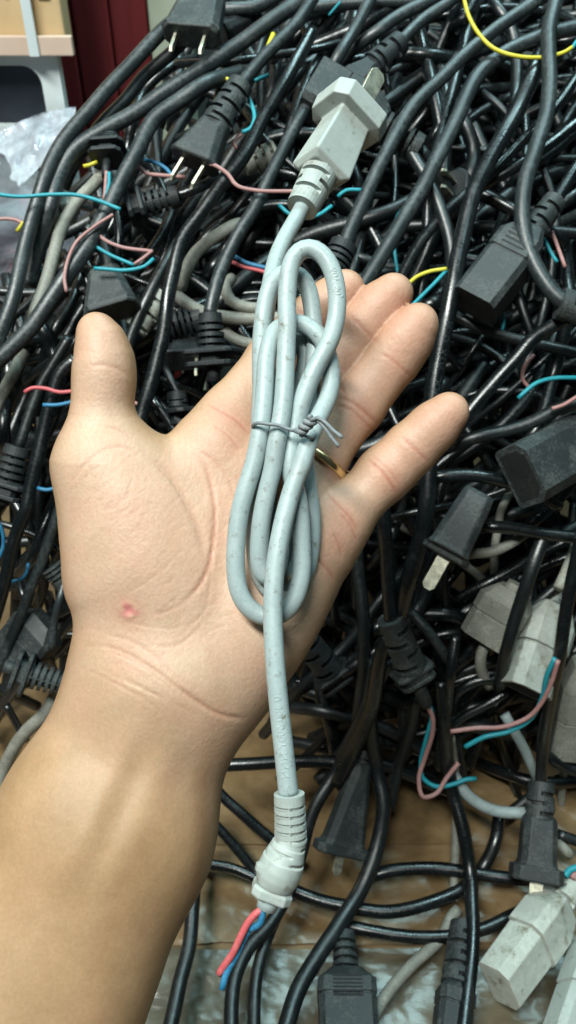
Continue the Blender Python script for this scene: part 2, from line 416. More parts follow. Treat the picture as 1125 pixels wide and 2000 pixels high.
def sdf(p):
    k = .012
    W = q(350, 1290, .273)
    s = cone(p, W, q(440, 880, .277), rp(108, .273), rp(74, .277))
    s = smin(s, cone(p, W, q(510, 930, .278), rp(108, .273), rp(74, .278)), k)
    s = smin(s, cone(p, q(400, 1300, .273), q(575, 985, .277), rp(100, .273), rp(74, .277)), k)
    s = smin(s, cone(p, q(425, 1310, .273), q(632, 1050, .276), rp(96, .273), rp(66, .276)), k)
    # hypothenar
    a = nrmz((-.42, .90, 0.02)); b = nrmz((.90, .42, 0)); c = np.cross(a, b)
    s = smin(s, ell(p, q(530, 1180, .270), (a, b, c), (.036, .0165, .0165)), .012)
    # thenar
    a = nrmz((.36, .93, -.03)); b = nrmz((.93, -.36, 0)); c = np.cross(a, b)
    s = smin(s, ell(p, q(274, 1035, .268), (a, b, c), (.0345, .0235, .0195)), .010)
    s = smin(s, ell(p, q(330, 1120, .268), (nrmz((.5, .86, 0)), nrmz((.86, -.5, 0)), np.array([0, 0, 1.])), (.022, .0150, .0155)), .010)
    s = smin(s, cone(p, q(232, 1150, .271), q(300, 1300, .273), rp(86, .271), rp(110, .273)), .02)
    # web between thumb and index
    s = smin(s, cone(p, q(285, 965, .273), q(412, 890, .277), rp(64, .273), rp(62, .277)), .010)
    # forearm
    fa = [((238, 1345, .273, 104), (142, 1590, .266, 127)), ((362, 1385, .274, 108), (268, 1640, .268, 132)), ((300, 1365, .272, 104), (205, 1615, .266, 126))]
    fb = [((142, 1590, .266, 127), (-95, 2080, .250, 165)), ((268, 1640, .268, 132), (72, 2095, .252, 168)), ((205, 1615, .266, 126), (0, 2080, .250, 165))]
    f = None
    for u, v in fa + fb:
        c_ = cone(p, q(*u[:3]), q(*v[:3]), rp(u[3], u[2]), rp(v[3], v[2]))
        f = c_ if f is None else smin(f, c_, .014)
    s = smin(s, f, .016)
    palm = s
    th = chain(p, [(238, 1010, .270, 92), (200, 898, .268, 88), (199, 812, .266, 52), (204, 742, .265, 53), (204, 700, .2645, 47), (196, 664, .264, 36), (187, 643, .264, 29)], .006)
    res = smin(palm, th, .010)
    for n_, pts in FINGERS.items():
        fc = chain(p, pts, .004)
        res = np.minimum(res, smin(palm, fc, .0075))
    return res

def surface_nets(fun, lo, hi, h, coarse=4):
    lo = np.asarray(lo); nc = np.ceil((np.asarray(hi) - lo) / (h * coarse)).astype(int) + 1
    ax = [lo[i] + (np.arange(nc[i]) + .5) * h * coarse for i in range(3)]
    G = np.stack(np.meshgrid(*ax, indexing='ij'), -1).reshape(-1, 3)
    cv = np.concatenate([fun(c) for c in np.array_split(G, 8)]).reshape(nc)
    near = np.abs(cv) < h * coarse * 2.2
    full = np.repeat(np.repeat(np.repeat(cv, coarse, 0), coarse, 1), coarse, 2)
    msk = np.repeat(np.repeat(np.repeat(near, coarse, 0), coarse, 1), coarse, 2)
    idx = np.argwhere(msk)
    pts = lo + (idx + .5) * h
    full[msk] = np.concatenate([fun(c) for c in np.array_split(pts, 24)])
    v = full; s = v < 0
    n = np.array(v.shape)
    cnt = np.zeros(n - 1, int)
    for dx in (0, 1):
        for dy in (0, 1):
            for dz in (0, 1): cnt += s[dx:n[0]-1+dx, dy:n[1]-1+dy, dz:n[2]-1+dz]
    act = (cnt > 0) & (cnt < 8)
    ids = -np.ones(n - 1, int); cells = np.argwhere(act); ids[act] = np.arange(len(cells))
    acc = np.zeros((len(cells), 3)); num = np.zeros(len(cells))
    co = [np.array(c) for c in [(0,0,0),(1,0,0),(0,1,0),(1,1,0),(0,0,1),(1,0,1),(0,1,1),(1,1,1)]]
    for i in range(8):
        for j in range(i + 1, 8):
            if np.abs(co[i] - co[j]).sum() != 1: continue
            va = v[tuple((cells + co[i]).T)]; vb = v[tuple((cells + co[j]).T)]
            x = (va < 0) != (vb < 0)
            t = np.where(x, va / np.where(x, va - vb, 1), 0)
            acc += np.where(x[:, None], co[i] + t[:, None] * (co[j] - co[i]), 0); num += x
    V = lo + (cells + .5 + acc / num[:, None]) * h
    F = []
    for a in range(3):
        b, c = (a + 1) % 3, (a + 2) % 3
        sl0 = [slice(1, -1)] * 3; sl0[a] = slice(0, -1)
        sl1 = list(sl0); sl1[a] = slice(1, None)
        e = np.argwhere(s[tuple(sl0)] != s[tuple(sl1)])
        e = e + np.array([0 if i == a else 1 for i in range(3)])
        ins = s[tuple(e.T)]
        eb = np.eye(3, dtype=int)[b]; ec = np.eye(3, dtype=int)[c]
        qd = np.stack([ids[tuple((e - eb - ec).T)], ids[tuple((e - ec).T)], ids[tuple(e.T)], ids[tuple((e - eb).T)]], 1)
        qd = np.where(ins[:, None], qd, qd[:, ::-1])
        F.append(qd[(qd >= 0).all(1)])
    return V, np.vstack(F)

def subdivide_quads(V, F):
    n = len(V)
    E = np.sort(np.stack([F, np.roll(F, -1, 1)], -1).reshape(-1, 2), 1)
    u, inv = np.unique(E, axis=0, return_inverse=True); inv = inv.reshape(-1, 4)
    em = V[u].mean(1); fm = V[F].mean(1)
    e0 = n + inv; f0 = n + len(u) + np.arange(len(F))
    Q = [np.stack([F[:, i], e0[:, i], f0, e0[:, (i + 3) % 4]], 1) for i in range(4)]
    return np.vstack([V, em, fm]), np.vstack(Q)
def grad(p, e=2e-4):
    return np.stack([(sdf(p + d) - sdf(p - d)) / (2 * e) for d in np.eye(3) * e], 1)

# creases: (width mm, depth mm, redness with painted groove shade, photo points)
CREASES = [
 (1.5, .75, .55, [(376, 882), (400, 912), (414, 955), (420, 1005), (416, 1065), (402, 1120), (378, 1158), (345, 1185)]),
 (1.0, .40, .35, [(345, 1185), (322, 1196), (300, 1200)]),
 (1.0, .40, .35, [(384, 878), (420, 902), (445, 935), (462, 985)]),
 (3.2, .9, .20, [(288, 893), (322, 915), (352, 955), (378, 1005), (396, 1062), (404, 1100)]),
 (0.8, .35, .2, [(300, 905), (340, 945), (370, 1000)]),
 (0.9, .30, .2, [(415, 1010), (412, 1120), (400, 1190), (360, 1232)]),
 (1.0, .35, .25, [(395, 1215), (372, 1242), (340, 1262), (300, 1262)]),
 (1.3, .40, .3, [(176, 714), (208, 713), (238, 724), (258, 744)]),
 (1.1, .40, .3, [(205, 834), (235, 841), (258, 856)]),
 (1.3, .45, .25, [(152, 925), (178, 895), (212, 876), (240, 873), (268, 888)]),
 (0.9, .25, .15, [(138, 945), (160, 915), (186, 892)]),
 (1.7, .70, .35, [(340, 1338), (385, 1370), (425, 1393), (456, 1402), (480, 1403)]),
 (1.0, .55, .2, [(165, 1262), (205, 1262), (250, 1278), (300, 1308), (345, 1342), (385, 1372), (430, 1396), (470, 1402)]),
 (0.8, .35, .15, [(215, 1272), (262, 1292), (310, 1326), (350, 1358), (392, 1386)]),
 (0.7, .30, .1, [(240, 1215), (280, 1222), (330, 1228), (372, 1218)]),
 (0.7, .30, .1, [(330, 1165), (352, 1200), (345, 1240)]),
 (0.7, .25, .1, [(140, 960), (175, 925), (205, 905)]),
 (0.7, .25, .1, [(150, 1000), (185, 965), (222, 935)]),
 (0.7, .25, .1, [(270, 1150), (320, 1110), (360, 1070)]),
 (0.7, .22, .1, [(180, 1060), (215, 1020), (262, 985)]),
 (0.8, .30, .12, [(150, 1300), (200, 1322), (255, 1352), (320, 1390)]),
 (1.0, .3, .2, [(200, 1238), (250, 1250), (300, 1280), (350, 1330)]),
 (1.2, .45, .55, [(781, 850), (800, 868), (820, 886), (838, 905)]),
 (1.4, .55, .65, [(716, 896), (742, 918), (762, 942), (778, 968)]),
 (1.0, .35, .5, [(724, 888), (750, 908), (770, 932), (784, 955)]),
 (1.3, .55, .6, [(640, 962), (660, 985), (684, 1010), (700, 1040)]),
 (1.2, .40, .5, [(740, 688), (765, 702), (790, 724), (806, 742)]),
 (1.4, .55, .6, [(662, 776), (690, 788), (714, 806), (740, 832)]),
 (1.0, .35, .5, [(655, 790), (684, 800), (708, 820), (730, 844)]),
 (1.3, .50, .6, [(598, 862), (625, 882), (650, 904), (672, 925)]),
 (1.2, .40, .5, [(676, 612), (700, 632), (724, 656), (740, 672)]),
 (1.3, .45, .6, [(610, 715), (640, 735), (662, 752), (676, 772)]),
 (1.2, .40, .5, [(572, 600), (600, 618), (628, 646), (640, 662)]),
 (1.3, .50, .6, [(402, 788), (430, 803), (462, 822), (490, 850)]),
 (1.0, .35, .4, [(415, 830), (445, 850), (470, 880)]),
 (1.4, .65, .55, [(604, 1082), (625, 1098), (645, 1120), (656, 1140)]),
 (1.2, .45, .45, [(662, 1000), (684, 1025), (694, 1048), (700, 1062)]),
 (1.1, .35, .4, [(650, 1040), (662, 1062), (668, 1090)]),
]
_cr = random.Random(3)
for _ in range(46):                               # fine cross lines of the palm
    x, y = _cr.uniform(150, 430), _cr.uniform(900, 1260)
    a_ = math.radians(_cr.gauss(-42, 16)); l_ = _cr.uniform(30, 80); c_ = _cr.gauss(0, 5)
    CREASES.append((_cr.uniform(.6, .9), _cr.uniform(.10, .2), _cr.uniform(.06, .16), [(x, y), (x + l_ * .5 * math.cos(a_) + c_, y + l_ * .5 * math.sin(a_) + c_), (x + l_ * math.cos(a_), y + l_ * math.sin(a_))]))
for _ in range(16):                               # and of the wrist
    x, y = _cr.uniform(170, 400), 0; y = 1262 + (x - 165) * .47 + _cr.uniform(-35, 55); l_ = _cr.uniform(40, 110)
    CREASES.append((_cr.uniform(.6, .9), _cr.uniform(.10, .2), _cr.uniform(.05, .14), [(x, y), (x + l_ * .5, y + l_ * .24 + _cr.gauss(0, 3)), (x + l_, y + l_ * .5)]))
TENDONS = [  # soft ridges down the forearm: (half width mm, height mm, points)
 (5.0, .7, [(352, 1420), (318, 1500), (270, 1610), (215, 1750)]),
 (4.5, .6, [(262, 1400), (225, 1500), (170, 1620), (110, 1760)]),
 (4.0, -.5, [(308, 1400), (270, 1500), (222, 1610), (160, 1760)]),
]
def on_skin(pxs):
    d = np.full(len(pxs), .215); rays = np.array([q(x, y, 1.0) for x, y in pxs]); ln = np.linalg.norm(rays, axis=1)
    for _ in range(60):
        v = sdf(rays * d[:, None]); d = d + np.clip(v, -.002, .02) / ln * .9
    return rays * d[:, None]

V, F = surface_nets(sdf, (-.205, -.085, .205), (.075, .208, .312), .00115)
V, F = subdivide_quads(V, F)
for _ in range(2):
    g = grad(V); V = V - (sdf(V) / np.maximum((g ** 2).sum(1), .3))[:, None] * g
g = grad(V); NRM = g / (np.linalg.norm(g, axis=1)[:, None] + 1e-9)
pxv = np.stack([V[:, 0] / V[:, 2] * FPX + 562.5, V[:, 1] / V[:, 2] * FPX + 1000], 1)
disp = np.zeros(len(V)); red = np.zeros(len(V))
for wmm, dmm, red_shade, pts in CREASES:
    pl = spline(np.array([(x, y, 0) for x, y in pts], float), 2.5)[:, :2]
    S = on_skin(pl); t = np.linspace(0, 1, len(S)); taper = np.minimum(1, np.minimum(t, 1 - t) * 5 + .15)
    kd = KDTree(len(S))
    for i, c in enumerate(S): kd.insert(c, i)
    kd.balance()
    lo, hi = S.min(0) - .008, S.max(0) + .008
    for i in np.nonzero(((V > lo) & (V < hi)).all(1))[0]:
        _, j, ds = kd.find(V[i]); ds *= 1000
        if ds < 7:
            w = wmm * .5
            disp[i] += taper[j] * (-.50 * dmm * math.exp(-(ds / w) ** 2) + .04 * dmm * math.exp(-((ds - 2.2 * w) / (1.4 * w)) ** 2))
            red[i] = max(red[i], red_shade * taper[j] * (.80 * math.exp(-(ds / (w * .8)) ** 2) + .34 * math.exp(-(ds / 4.2) ** 2)))  # groove shade painted in along with the redness
for wmm, hmm, pts in TENDONS:
    S = on_skin(spline(np.array([(x, y, 0) for x, y in pts], float), 8)[:, :2])
    t = np.linspace(0, 1, len(S)); taper = np.minimum(1, np.minimum(t, 1 - t) * 4)
    for c, tp in [(None, None)]:
        dd = np.full(len(V), 9.0); tj = np.zeros(len(V))
        sel = np.nonzero(((V > S.min(0) - .02) & (V < S.max(0) + .02)).all(1))[0]
        D = np.linalg.norm(V[sel, None] - S[None], axis=2); jj = D.argmin(1)
        disp[sel] += hmm * taper[jj] * np.exp(-(D.min(1) * 1000 / wmm) ** 2)
# skin colour: R = pinkness plus painted crease shade, G = tan of the forearm, B = the small wound
for n_, pts in FINGERS.items():
    for (x, y, d, r), amt in ((pts[-1], .34), (pts[-2], .24), (pts[-4], .20), (pts[2], .22), (pts[1], .2)):
        red += amt * np.exp(-(np.linalg.norm(V - q(x, y, d - rp(r, d) * .6), axis=1) / .010) ** 2)
for x, y, amt, rr in ((195, 640, .3, .012), (285, 1060, .22, .014), (640, 1060, .28, .012), (440, 850, .25, .012), (560, 960, .2, .014)):
    S = on_skin(np.array([(x, y)]))[0]; red += amt * np.exp(-(np.linalg.norm(V - S, axis=1) / rr) ** 2)
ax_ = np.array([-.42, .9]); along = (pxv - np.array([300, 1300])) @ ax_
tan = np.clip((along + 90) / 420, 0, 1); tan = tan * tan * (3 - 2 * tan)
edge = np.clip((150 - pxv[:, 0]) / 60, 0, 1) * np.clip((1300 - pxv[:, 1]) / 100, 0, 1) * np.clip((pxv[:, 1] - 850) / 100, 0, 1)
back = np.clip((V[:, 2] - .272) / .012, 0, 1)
side = np.clip((NRM[:, 2] + .90) / .60, 0, 1); side = side * side * (3 - 2 * side)   # browner where the surface turns away from the camera
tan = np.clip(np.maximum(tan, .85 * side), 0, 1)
S = on_skin(np.array([(251, 1192), (256, 1198)])); dw = np.linalg.norm(V - S[0], axis=1)
ang = np.arctan2(V[:, 1] - S[0][1], V[:, 0] - S[0][0])
wr = .0022 * (1 + .3 * np.sin(3 * ang + 1) + .2 * np.sin(5 * ang))
wound = np.clip(1.35 - dw / wr, 0, 1); red += .5 * np.exp(-(dw / .005) ** 2)
disp += np.where(dw < .004, -.35 * np.exp(-(dw / .0011) ** 2) + .25 * np.exp(-((dw - .0021) / .0008) ** 2), 0)
for i in range(len(V)):
    p_ = Vector(V[i] * 140); disp[i] += .16 * mnoise.noise(p_ * .55) + .03 * mnoise.noise(p_ * 2.7)
for i in range(len(V)):                           # blotches of pinker and yellower skin
    p_ = Vector(V[i] * 62); n_ = mnoise.noise(p_) + .5 * mnoise.noise(p_ * 2.3)
    red[i] += .24 * max(n_, 0) * (1 - .6 * tan[i]); tan[i] = min(1, max(0, tan[i] + .22 * max(-n_, 0)))
V = V + NRM * (disp / 1000)[:, None]
VW = CAM + V[:, 0:1] * RT - V[:, 1:2] * UP + V[:, 2:3] * FW
F = F[:, ::-1]                                    # camera space is mirrored

m, nt, b = nmat('hand_skin'); L = nt.links.new
at = N(nt, 'ShaderNodeAttribute', attribute_name='skin'); sp = N(nt, 'ShaderNodeSeparateColor'); L(at.outputs['Color'], sp.inputs[0])
g_ = N(nt, 'ShaderNodeNewGeometry')
def cmix(fac, a, c):
    x = N(nt, 'ShaderNodeMix', data_type='RGBA')
    for s_, k_ in ((fac, 0), (a, 6), (c, 7)):
        if isinstance(s_, (tuple, float)): x.inputs[k_].default_value = s_ if isinstance(s_, float) else (*s_, 1)
        else: L(s_, x.inputs[k_])
    return x.outputs[2]
n1 = N(nt, 'ShaderNodeTexNoise', Scale=75.0, Detail=5.0, Roughness=.6); L(g_.outputs['Position'], n1.inputs['Vector'])
n2 = N(nt, 'ShaderNodeTexNoise', Scale=900.0, Detail=3.0, Roughness=.6); L(g_.outputs['Position'], n2.inputs['Vector'])
mot = ramp(nt, n1.outputs['Fac'], [(.35, (0, 0, 0)), (.68, (1, 1, 1))])
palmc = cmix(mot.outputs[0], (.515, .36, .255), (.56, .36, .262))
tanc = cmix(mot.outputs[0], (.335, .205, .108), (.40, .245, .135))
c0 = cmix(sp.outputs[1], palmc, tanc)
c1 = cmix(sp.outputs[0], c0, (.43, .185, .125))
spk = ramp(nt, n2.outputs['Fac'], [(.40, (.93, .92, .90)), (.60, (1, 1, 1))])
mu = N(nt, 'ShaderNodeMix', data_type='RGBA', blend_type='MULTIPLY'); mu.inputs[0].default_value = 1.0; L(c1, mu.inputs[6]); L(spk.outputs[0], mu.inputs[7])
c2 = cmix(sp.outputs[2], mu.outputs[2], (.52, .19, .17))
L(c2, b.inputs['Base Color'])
b.inputs['Roughness'].default_value = .50; b.inputs['Specular IOR Level'].default_value = .36
b.inputs['Subsurface Weight'].default_value = .18
b.inputs['Subsurface Radius'].default_value = (1.0, .35, .2); b.inputs['Subsurface Scale'].default_value = .0028
v1 = N(nt, 'ShaderNodeTexVoronoi', Scale=900.0); L(g_.outputs['Position'], v1.inputs['Vector'])
n4 = N(nt, 'ShaderNodeTexNoise', Scale=420.0, Detail=6.0, Roughness=.7); L(g_.outputs['Position'], n4.inputs['Vector'])
wv = N(nt, 'ShaderNodeTexWave', Scale=120.0, Distortion=9.0, Detail=3.0); wv.inputs['Detail Scale'].default_value = 1.2; L(g_.outputs['Position'], wv.inputs['Vector'])
ad = N(nt, 'ShaderNodeMath', operation='MULTIPLY_ADD'); L(v1.outputs['Distance'], ad.inputs[0]); ad.inputs[1].default_value = .5; L(n4.outputs['Fac'], ad.inputs[2])
ad2 = N(nt, 'ShaderNodeMath', operation='MULTIPLY_ADD'); L(wv.outputs['Fac'], ad2.inputs[0]); ad2.inputs[1].default_value = .06; L(ad.outputs[0], ad2.inputs[2])
mp = N(nt, 'ShaderNodeMapping'); mp.inputs['Rotation'].default_value = (.9, .3, .75); mp.inputs['Scale'].default_value = (1.0, .16, 1.0); L(g_.outputs['Position'], mp.inputs[0])
n5 = N(nt, 'ShaderNodeTexNoise', Scale=760.0, Detail=4.0, Roughness=.65); L(mp.outputs[0], n5.inputs['Vector'])
ad3 = N(nt, 'ShaderNodeMath', operation='MULTIPLY_ADD'); L(n5.outputs['Fac'], ad3.inputs[0]); ad3.inputs[1].default_value = 1.5; L(ad2.outputs[0], ad3.inputs[2]); ad2 = ad3
bp = N(nt, 'ShaderNodeBump', Strength=.24, Distance=.0004); L(ad2.outputs[0], bp.inputs['Height']); st_ = N(nt, 'ShaderNodeMapRange'); L(sp.outputs[1], st_.inputs[0]); st_.inputs[3].default_value = .26; st_.inputs[4].default_value = .10; L(st_.outputs[0], bp.inputs['Strength']); L(bp.outputs[0], b.inputs['Normal'])
M['skin'] = m
hand = mesh_obj('person', VW, F.tolist(), m)
tag(hand, 'bare left hand and forearm, palm open, holding the coiled grey cord', 'person')
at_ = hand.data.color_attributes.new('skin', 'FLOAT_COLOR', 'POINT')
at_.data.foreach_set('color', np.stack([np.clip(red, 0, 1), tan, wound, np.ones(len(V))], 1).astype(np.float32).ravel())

# ring on the ring finger
c0, c1 = q(622, 898, .277), q(698, 788, .281); axr = nrmz(c1 - c0)
cc = c0 - axr * .0009
u_ = nrmz(np.cross(axr, (0, 0, 1))); v_ = np.cross(axr, u_)
prof = [(-.0014, 0), (-.0013, .0006), (-.0007, .0009), (.0007, .0009), (.0013, .0006), (.0014, 0), (.0012, -.0004), (-.0012, -.0004)]
RV, RF = [], []; n = 72
for i in range(n):
    th = 2 * math.pi * i / n; dr = math.cos(th) * u_ + math.sin(th) * v_
    lo_, hi_ = .004, .016
    for _ in range(28):
        mid = (lo_ + hi_) / 2
        if chain((cc + dr * mid)[None], FINGERS['ring'], .004)[0] < 0: lo_ = mid
        else: hi_ = mid
    for z_, r_ in prof:
        RV.append(cc + dr * (lo_ + .0002 + r_) + axr * z_)
for i in range(n):
    for j in range(8):
        k = (j + 1) % 8; RF.append([i * 8 + j, i * 8 + k, ((i + 1) % n) * 8 + k, ((i + 1) % n) * 8 + j])
RV = np.array(RV); RV = CAM + RV[:, 0:1] * RT - RV[:, 1:2] * UP + RV[:, 2:3] * FW
ring = mesh_obj('finger_ring', RV, RF, M['gold'])
tag(ring, 'plain narrow gold ring worn at the base of the ring finger', 'ring')
# ------------------------------------------------------------------ the coiled grey cord in the hand
GR = .00282
held = thing('power_cord', P(548, 850, .25), 'pale grey power cord coiled and tied, lying across the open palm', 'power cord')
coil = [  # x, y, depth
 (594, 398, .2865), (578, 428, .2835), (556, 466, .279), (539, 506, .274), (527, 560, .2685), (519, 620, .2640), (519, 700, .2600), (530, 780, .2590),
 (548, 850, .2565), (568, 915, .2565), (582, 985, .2562), (583, 1060, .2560), (570, 1120, .2555), (545, 1142, .2550), (522, 1112, .2550), (519, 1040, .2555), (527, 950, .2560), (543, 870, .2560),
 (556, 800, .2590), (557, 740, .2610), (561, 690, .2620), (571, 662, .2625), (586, 656, .2625), (600, 670, .2620), (603, 702, .2610), (594, 742, .2595), (583, 785, .2575),
 (579, 840, .2545), (588, 905, .2545), (600, 980, .2550), (602, 1060, .2545), (594, 1112, .2540), (570, 1150, .2530), (535, 1158, .2520), (507, 1115, .2515), (497, 1020, .2520), (502, 920, .2520),
 (509, 840, .2520), (511, 780, .2540), (510, 710, .2550), (512, 645, .2555), (520, 585, .2570), (534, 547, .2580), (553, 531, .2590), (578, 531, .2600), (597, 549, .2605), (608, 590, .2605), (612, 640, .2600), (610, 700, .2585), (602, 770, .2560),
 (590, 845, .2520), (578, 920, .2500), (566, 1000, .2490), (553, 1080, .2475), (536, 1125, .2465), (518, 1132, .2460), (507, 1100, .2455), (507, 1060, .2450), (512, 1005, .2445), (524, 950, .2440), (537, 900, .2440),
 (547, 850, .2440), (553, 790, .2450), (558, 710, .2470), (560, 630, .2490), (561, 565, .2505), (567, 518, .2515), (582, 490, .2520), (603, 481, .2520), (626, 491, .2515), (646, 520, .2510), (658, 568, .2505), (656, 628, .2495), (642, 672, .2485), (620, 712, .2480), (603, 748, .2475), (587, 792, .2470),
 (576, 840, .2475), (571, 890, .2475), (576, 960, .2470), (585, 1025, .2460), (590, 1080, .2455), (588, 1130, .2450), (574, 1176, .2445), (550, 1202, .2445), (519, 1206, .2445), (489, 1192, .2445), (467, 1160, .2440), (460, 1112, .2440), (461, 1060, .2440), (467, 1005, .2440), (480, 955, .2440), (496, 905, .2445),
 (507, 850, .2450), (514, 800, .2460), (518, 740, .2480), (522, 690, .2500), (532, 655, .2515), (549, 636, .2530), (577, 629, .2540), (604, 638, .2545), (627, 662, .2540), (643, 700, .2535), (648, 742, .2520), (640, 780, .2500), (624, 812, .2480),
 (609, 845, .2450), (596, 885, .2430), (579, 930, .2415), (562, 985, .2395), (550, 1035, .2380), (540, 1090, .2365), (534, 1150, .2355), (533, 1210, .2345), (537, 1290, .2330), (545, 1380, .2315), (555, 1470, .2300), (564, 1556, .2290)]
path = spline([P(*c) for c in coil], .0015)
kern = np.exp(-np.linspace(-2, 2, 9) ** 2); kern /= kern.sum()
pe = np.vstack([np.repeat(path[:1], 4, 0), path, np.repeat(path[-1:], 4, 0)])
path = np.stack([np.convolve(pe[:, i], kern, 'valid') for i in range(3)], 1)
# strands push each other apart where they would run into one another
for it in range(40):
    k = KDTree(len(path))
    for i, c in enumerate(path): k.insert(c, i)
    k.balance(); mv = np.zeros_like(path)
    for i in range(len(path)):
        for co, j, ds in k.find_range(path[i], 2 * GR * .97):
            if abs(i - j) > 14 and ds > 1e-7: mv[i] += (path[i] - np.array(co)) / ds * (2 * GR * .97 - ds) * .06
    mv = np.clip(mv, -.0004, .0004)
    fade = np.ones(len(path)); fade[:10] = 0; fade[-40:] = 0
    mv *= fade[:, None]
    me_ = np.vstack([np.repeat(mv[:1], 4, 0), mv, np.repeat(mv[-1:], 4, 0)])
    path = path + np.stack([np.convolve(me_[:, i], kern, 'valid') for i in range(3)], 1)
v, f = tube_data(path, GR, 20); mesh_obj('cable', v, f, M['grey'], held)

def emboss(text, path, i0, size, rad, mat, parent, ang=0.0, flip=False, h=.00032):
    """raised letters moulded along a cable"""
    cu = bpy.data.curves.new('lettering', 'FONT'); cu.body = text; cu.size = size; cu.extrude = h; cu.offset = .00004
    ob = bpy.data.objects.new('lettering', cu); COL.objects.link(ob)
    dg = bpy.context.evaluated_depsgraph_get(); dg.update(); me = ob.evaluated_get(dg).to_mesh()
    vs_ = np.array([tuple(v.co) for v in me.vertices]); fs = [list(p.vertices) for p in me.polygons]
    ob.evaluated_get(dg).to_mesh_clear(); bpy.data.objects.remove(ob); bpy.data.curves.remove(cu)
    vs_[:, 1] -= size * .35
    seg = np.linalg.norm(np.diff(path, axis=0), axis=1); s = np.concatenate([[0], np.cumsum(seg)])
    t_, a_, b_ = frames(path)
    x = s[i0] + (-vs_[:, 0] if flip else vs_[:, 0])
    idx = np.clip(np.searchsorted(s, x), 1, len(path) - 1); w = ((x - s[idx - 1]) / (s[idx] - s[idx - 1]))[:, None]
    lerp = lambda A: A[idx - 1] * (1 - w) + A[idx] * w
    th = ang + (-vs_[:, 1] if flip else vs_[:, 1]) / rad
    # angle measured from the side that faces out of the heap
    out = -FW; ta = lerp(t_); na = out - ta * (ta @ out)[:, None]; na /= np.linalg.norm(na, axis=1)[:, None]; nb = np.cross(na, ta)
    rr = rad + vs_[:, 2] - h * .6
    V = lerp(path) + rr[:, None] * (np.cos(th)[:, None] * na - np.sin(th)[:, None] * nb)
    return mesh_obj('embossed_lettering', V, fs, mat, parent, smooth=False)
def nearest(path, x, y, d=None):
    pp = np.array([pix(c) for c in path]); e_ = ((pp[:, :2] - (x, y)) ** 2).sum(1)
    if d is not None: e_ = e_ + ((pp[:, 2] - d) * 4e4) ** 2
    return int(e_.argmin())
emboss('10 300/500V NNN', path, nearest(path, 541, 1345, .232), .0031, GR, M['grey'], held, .10)
emboss('60V S0J', path, nearest(path, 650, 530, .251), .0031, GR, M['grey'], held, .0)

def prongs(fr, z, ln, gap, mat, parent, wid=.0063, th=.0015, only=None, flat=False):
    for s_ in (-1, 1):
        if only is not None and s_ != only: continue
        v, f = loft(fr, [(z - .002, th / 2, wid / 2, .0001), (z + ln - .002, th / 2, wid / 2, .0001), (z + ln, th / 2, wid / 2 - .0016, .0001)])
        if flat: v, f = loft(fr, [(z - .002, wid / 2, th / 2, .0001), (z + ln - .002, wid / 2, th / 2, .0001), (z + ln, wid / 2 - .0016, th / 2, .0001)])
        v = v + (fr.y if flat else fr.x) * s_ * gap
        bevel(mesh_obj('prong', v, f, mat, parent, smooth=False), .0002, 1)

# plug at the far end
fr = Fr(P(592, 402, .286), P(690, 214, .303), math.radians(30))
v, f = boot_data(fr, -.001, .0180, .0056, .0068, 4, core=.72); mesh_obj('strain_relief', v, f, M['greyplug'], held, smooth=False)
zL = fr.L
body = mesh_obj('plug_body', *loft(fr, [(.0150, .0066, .0058, .001), (.0168, .0084, .0076, .0006), (.0178, .0084, .0076, .0006), (zL - .0084, .0070, .0064, .0006), (zL - .0080, .0122, .0104, .0040), (zL - .0012, .0126, .0108, .0042), (zL, .0120, .0102, .0040)]), M['greyplug'], held, smooth=False)
bevel(body, .0005, 2, 25)
prongs(fr, zL + .001, .0155, .0058, M['prong'], body, .0066, flat=True)

# cut end: slotted boot, bulb, flange, stub and two wires
fr = Fr(P(565, 1554, .2290), P(522, 1768, .2285))
fr2 = Fr(P(565, 1554, .2290), P(568, 1640, .2290)); fr3 = Fr(P(568, 1640, .2290), P(520, 1772, .2280))
v, f = boot_data(fr2, -.0006, .0128, .0043, .0046, 5, 'ring', core=.80, collar=.0022); mesh_obj('strain_relief', v, f, M['greyplug'], held, smooth=False)
prof = [(-.001, .0043), (.0012, .0047), (.0035, .0053), (.0060, .0060), (.0085, .0063), (.0110, .0061), (.0130, .0054), (.0139, .0049), (.0140, .0044)]
pz, pr = zip(*prof)
zs = sorted([(z_, 0) for z_ in np.linspace(-.001, .014, 26)] + [(z_, 0) for s_ in (.0006, .0028, .0048) for z_ in (s_, s_ + .0001, s_ + .0007, s_ + .0008)])
def bulb_r(k_, z_, a_):
    r_ = float(np.interp(z_, pz, pr))
    for s_, ph in ((.0006, 0.0), (.0028, 1.1), (.0048, -.5)):
        if s_ < z_ < s_ + .00075 and math.cos(2 * (a_ + ph)) > .15: r_ -= .0011
    if .0085 < z_ < .0105 and abs((a_ - 2.9 + math.pi) % (2 * math.pi) - math.pi) < .22: r_ += .0008
    return r_
bulb = mesh_obj('bulb', *lathe(fr3, zs, bulb_r, 44), M['greyplug'], held)
v, f = loft(fr3, [(.0136, .0053, .0047, .0020), (.0141, .0057, .0051, .0020), (.0162, .0057, .0051, .0020), (.0167, .0053, .0047, .0018)]); bevel(mesh_obj('flange', v, f, M['greyplug'], held, smooth=False), .0004)
v, f = lathe(fr3, [(.0160, .0030), (.0199, .0029), (.0200, .0025)], lambda k_, z_, a_: k_, 24); mesh_obj('sleeve_end', v, f, M['grey'], held)
def wire(pts, r, mat, parent, strands=True, name='core_wire'):
    pth = spline([P(*c) for c in pts], .0012); v, f = tube_data(pth, r, 10); w = mesh_obj(name, v, f, M[mat], parent)
    return w
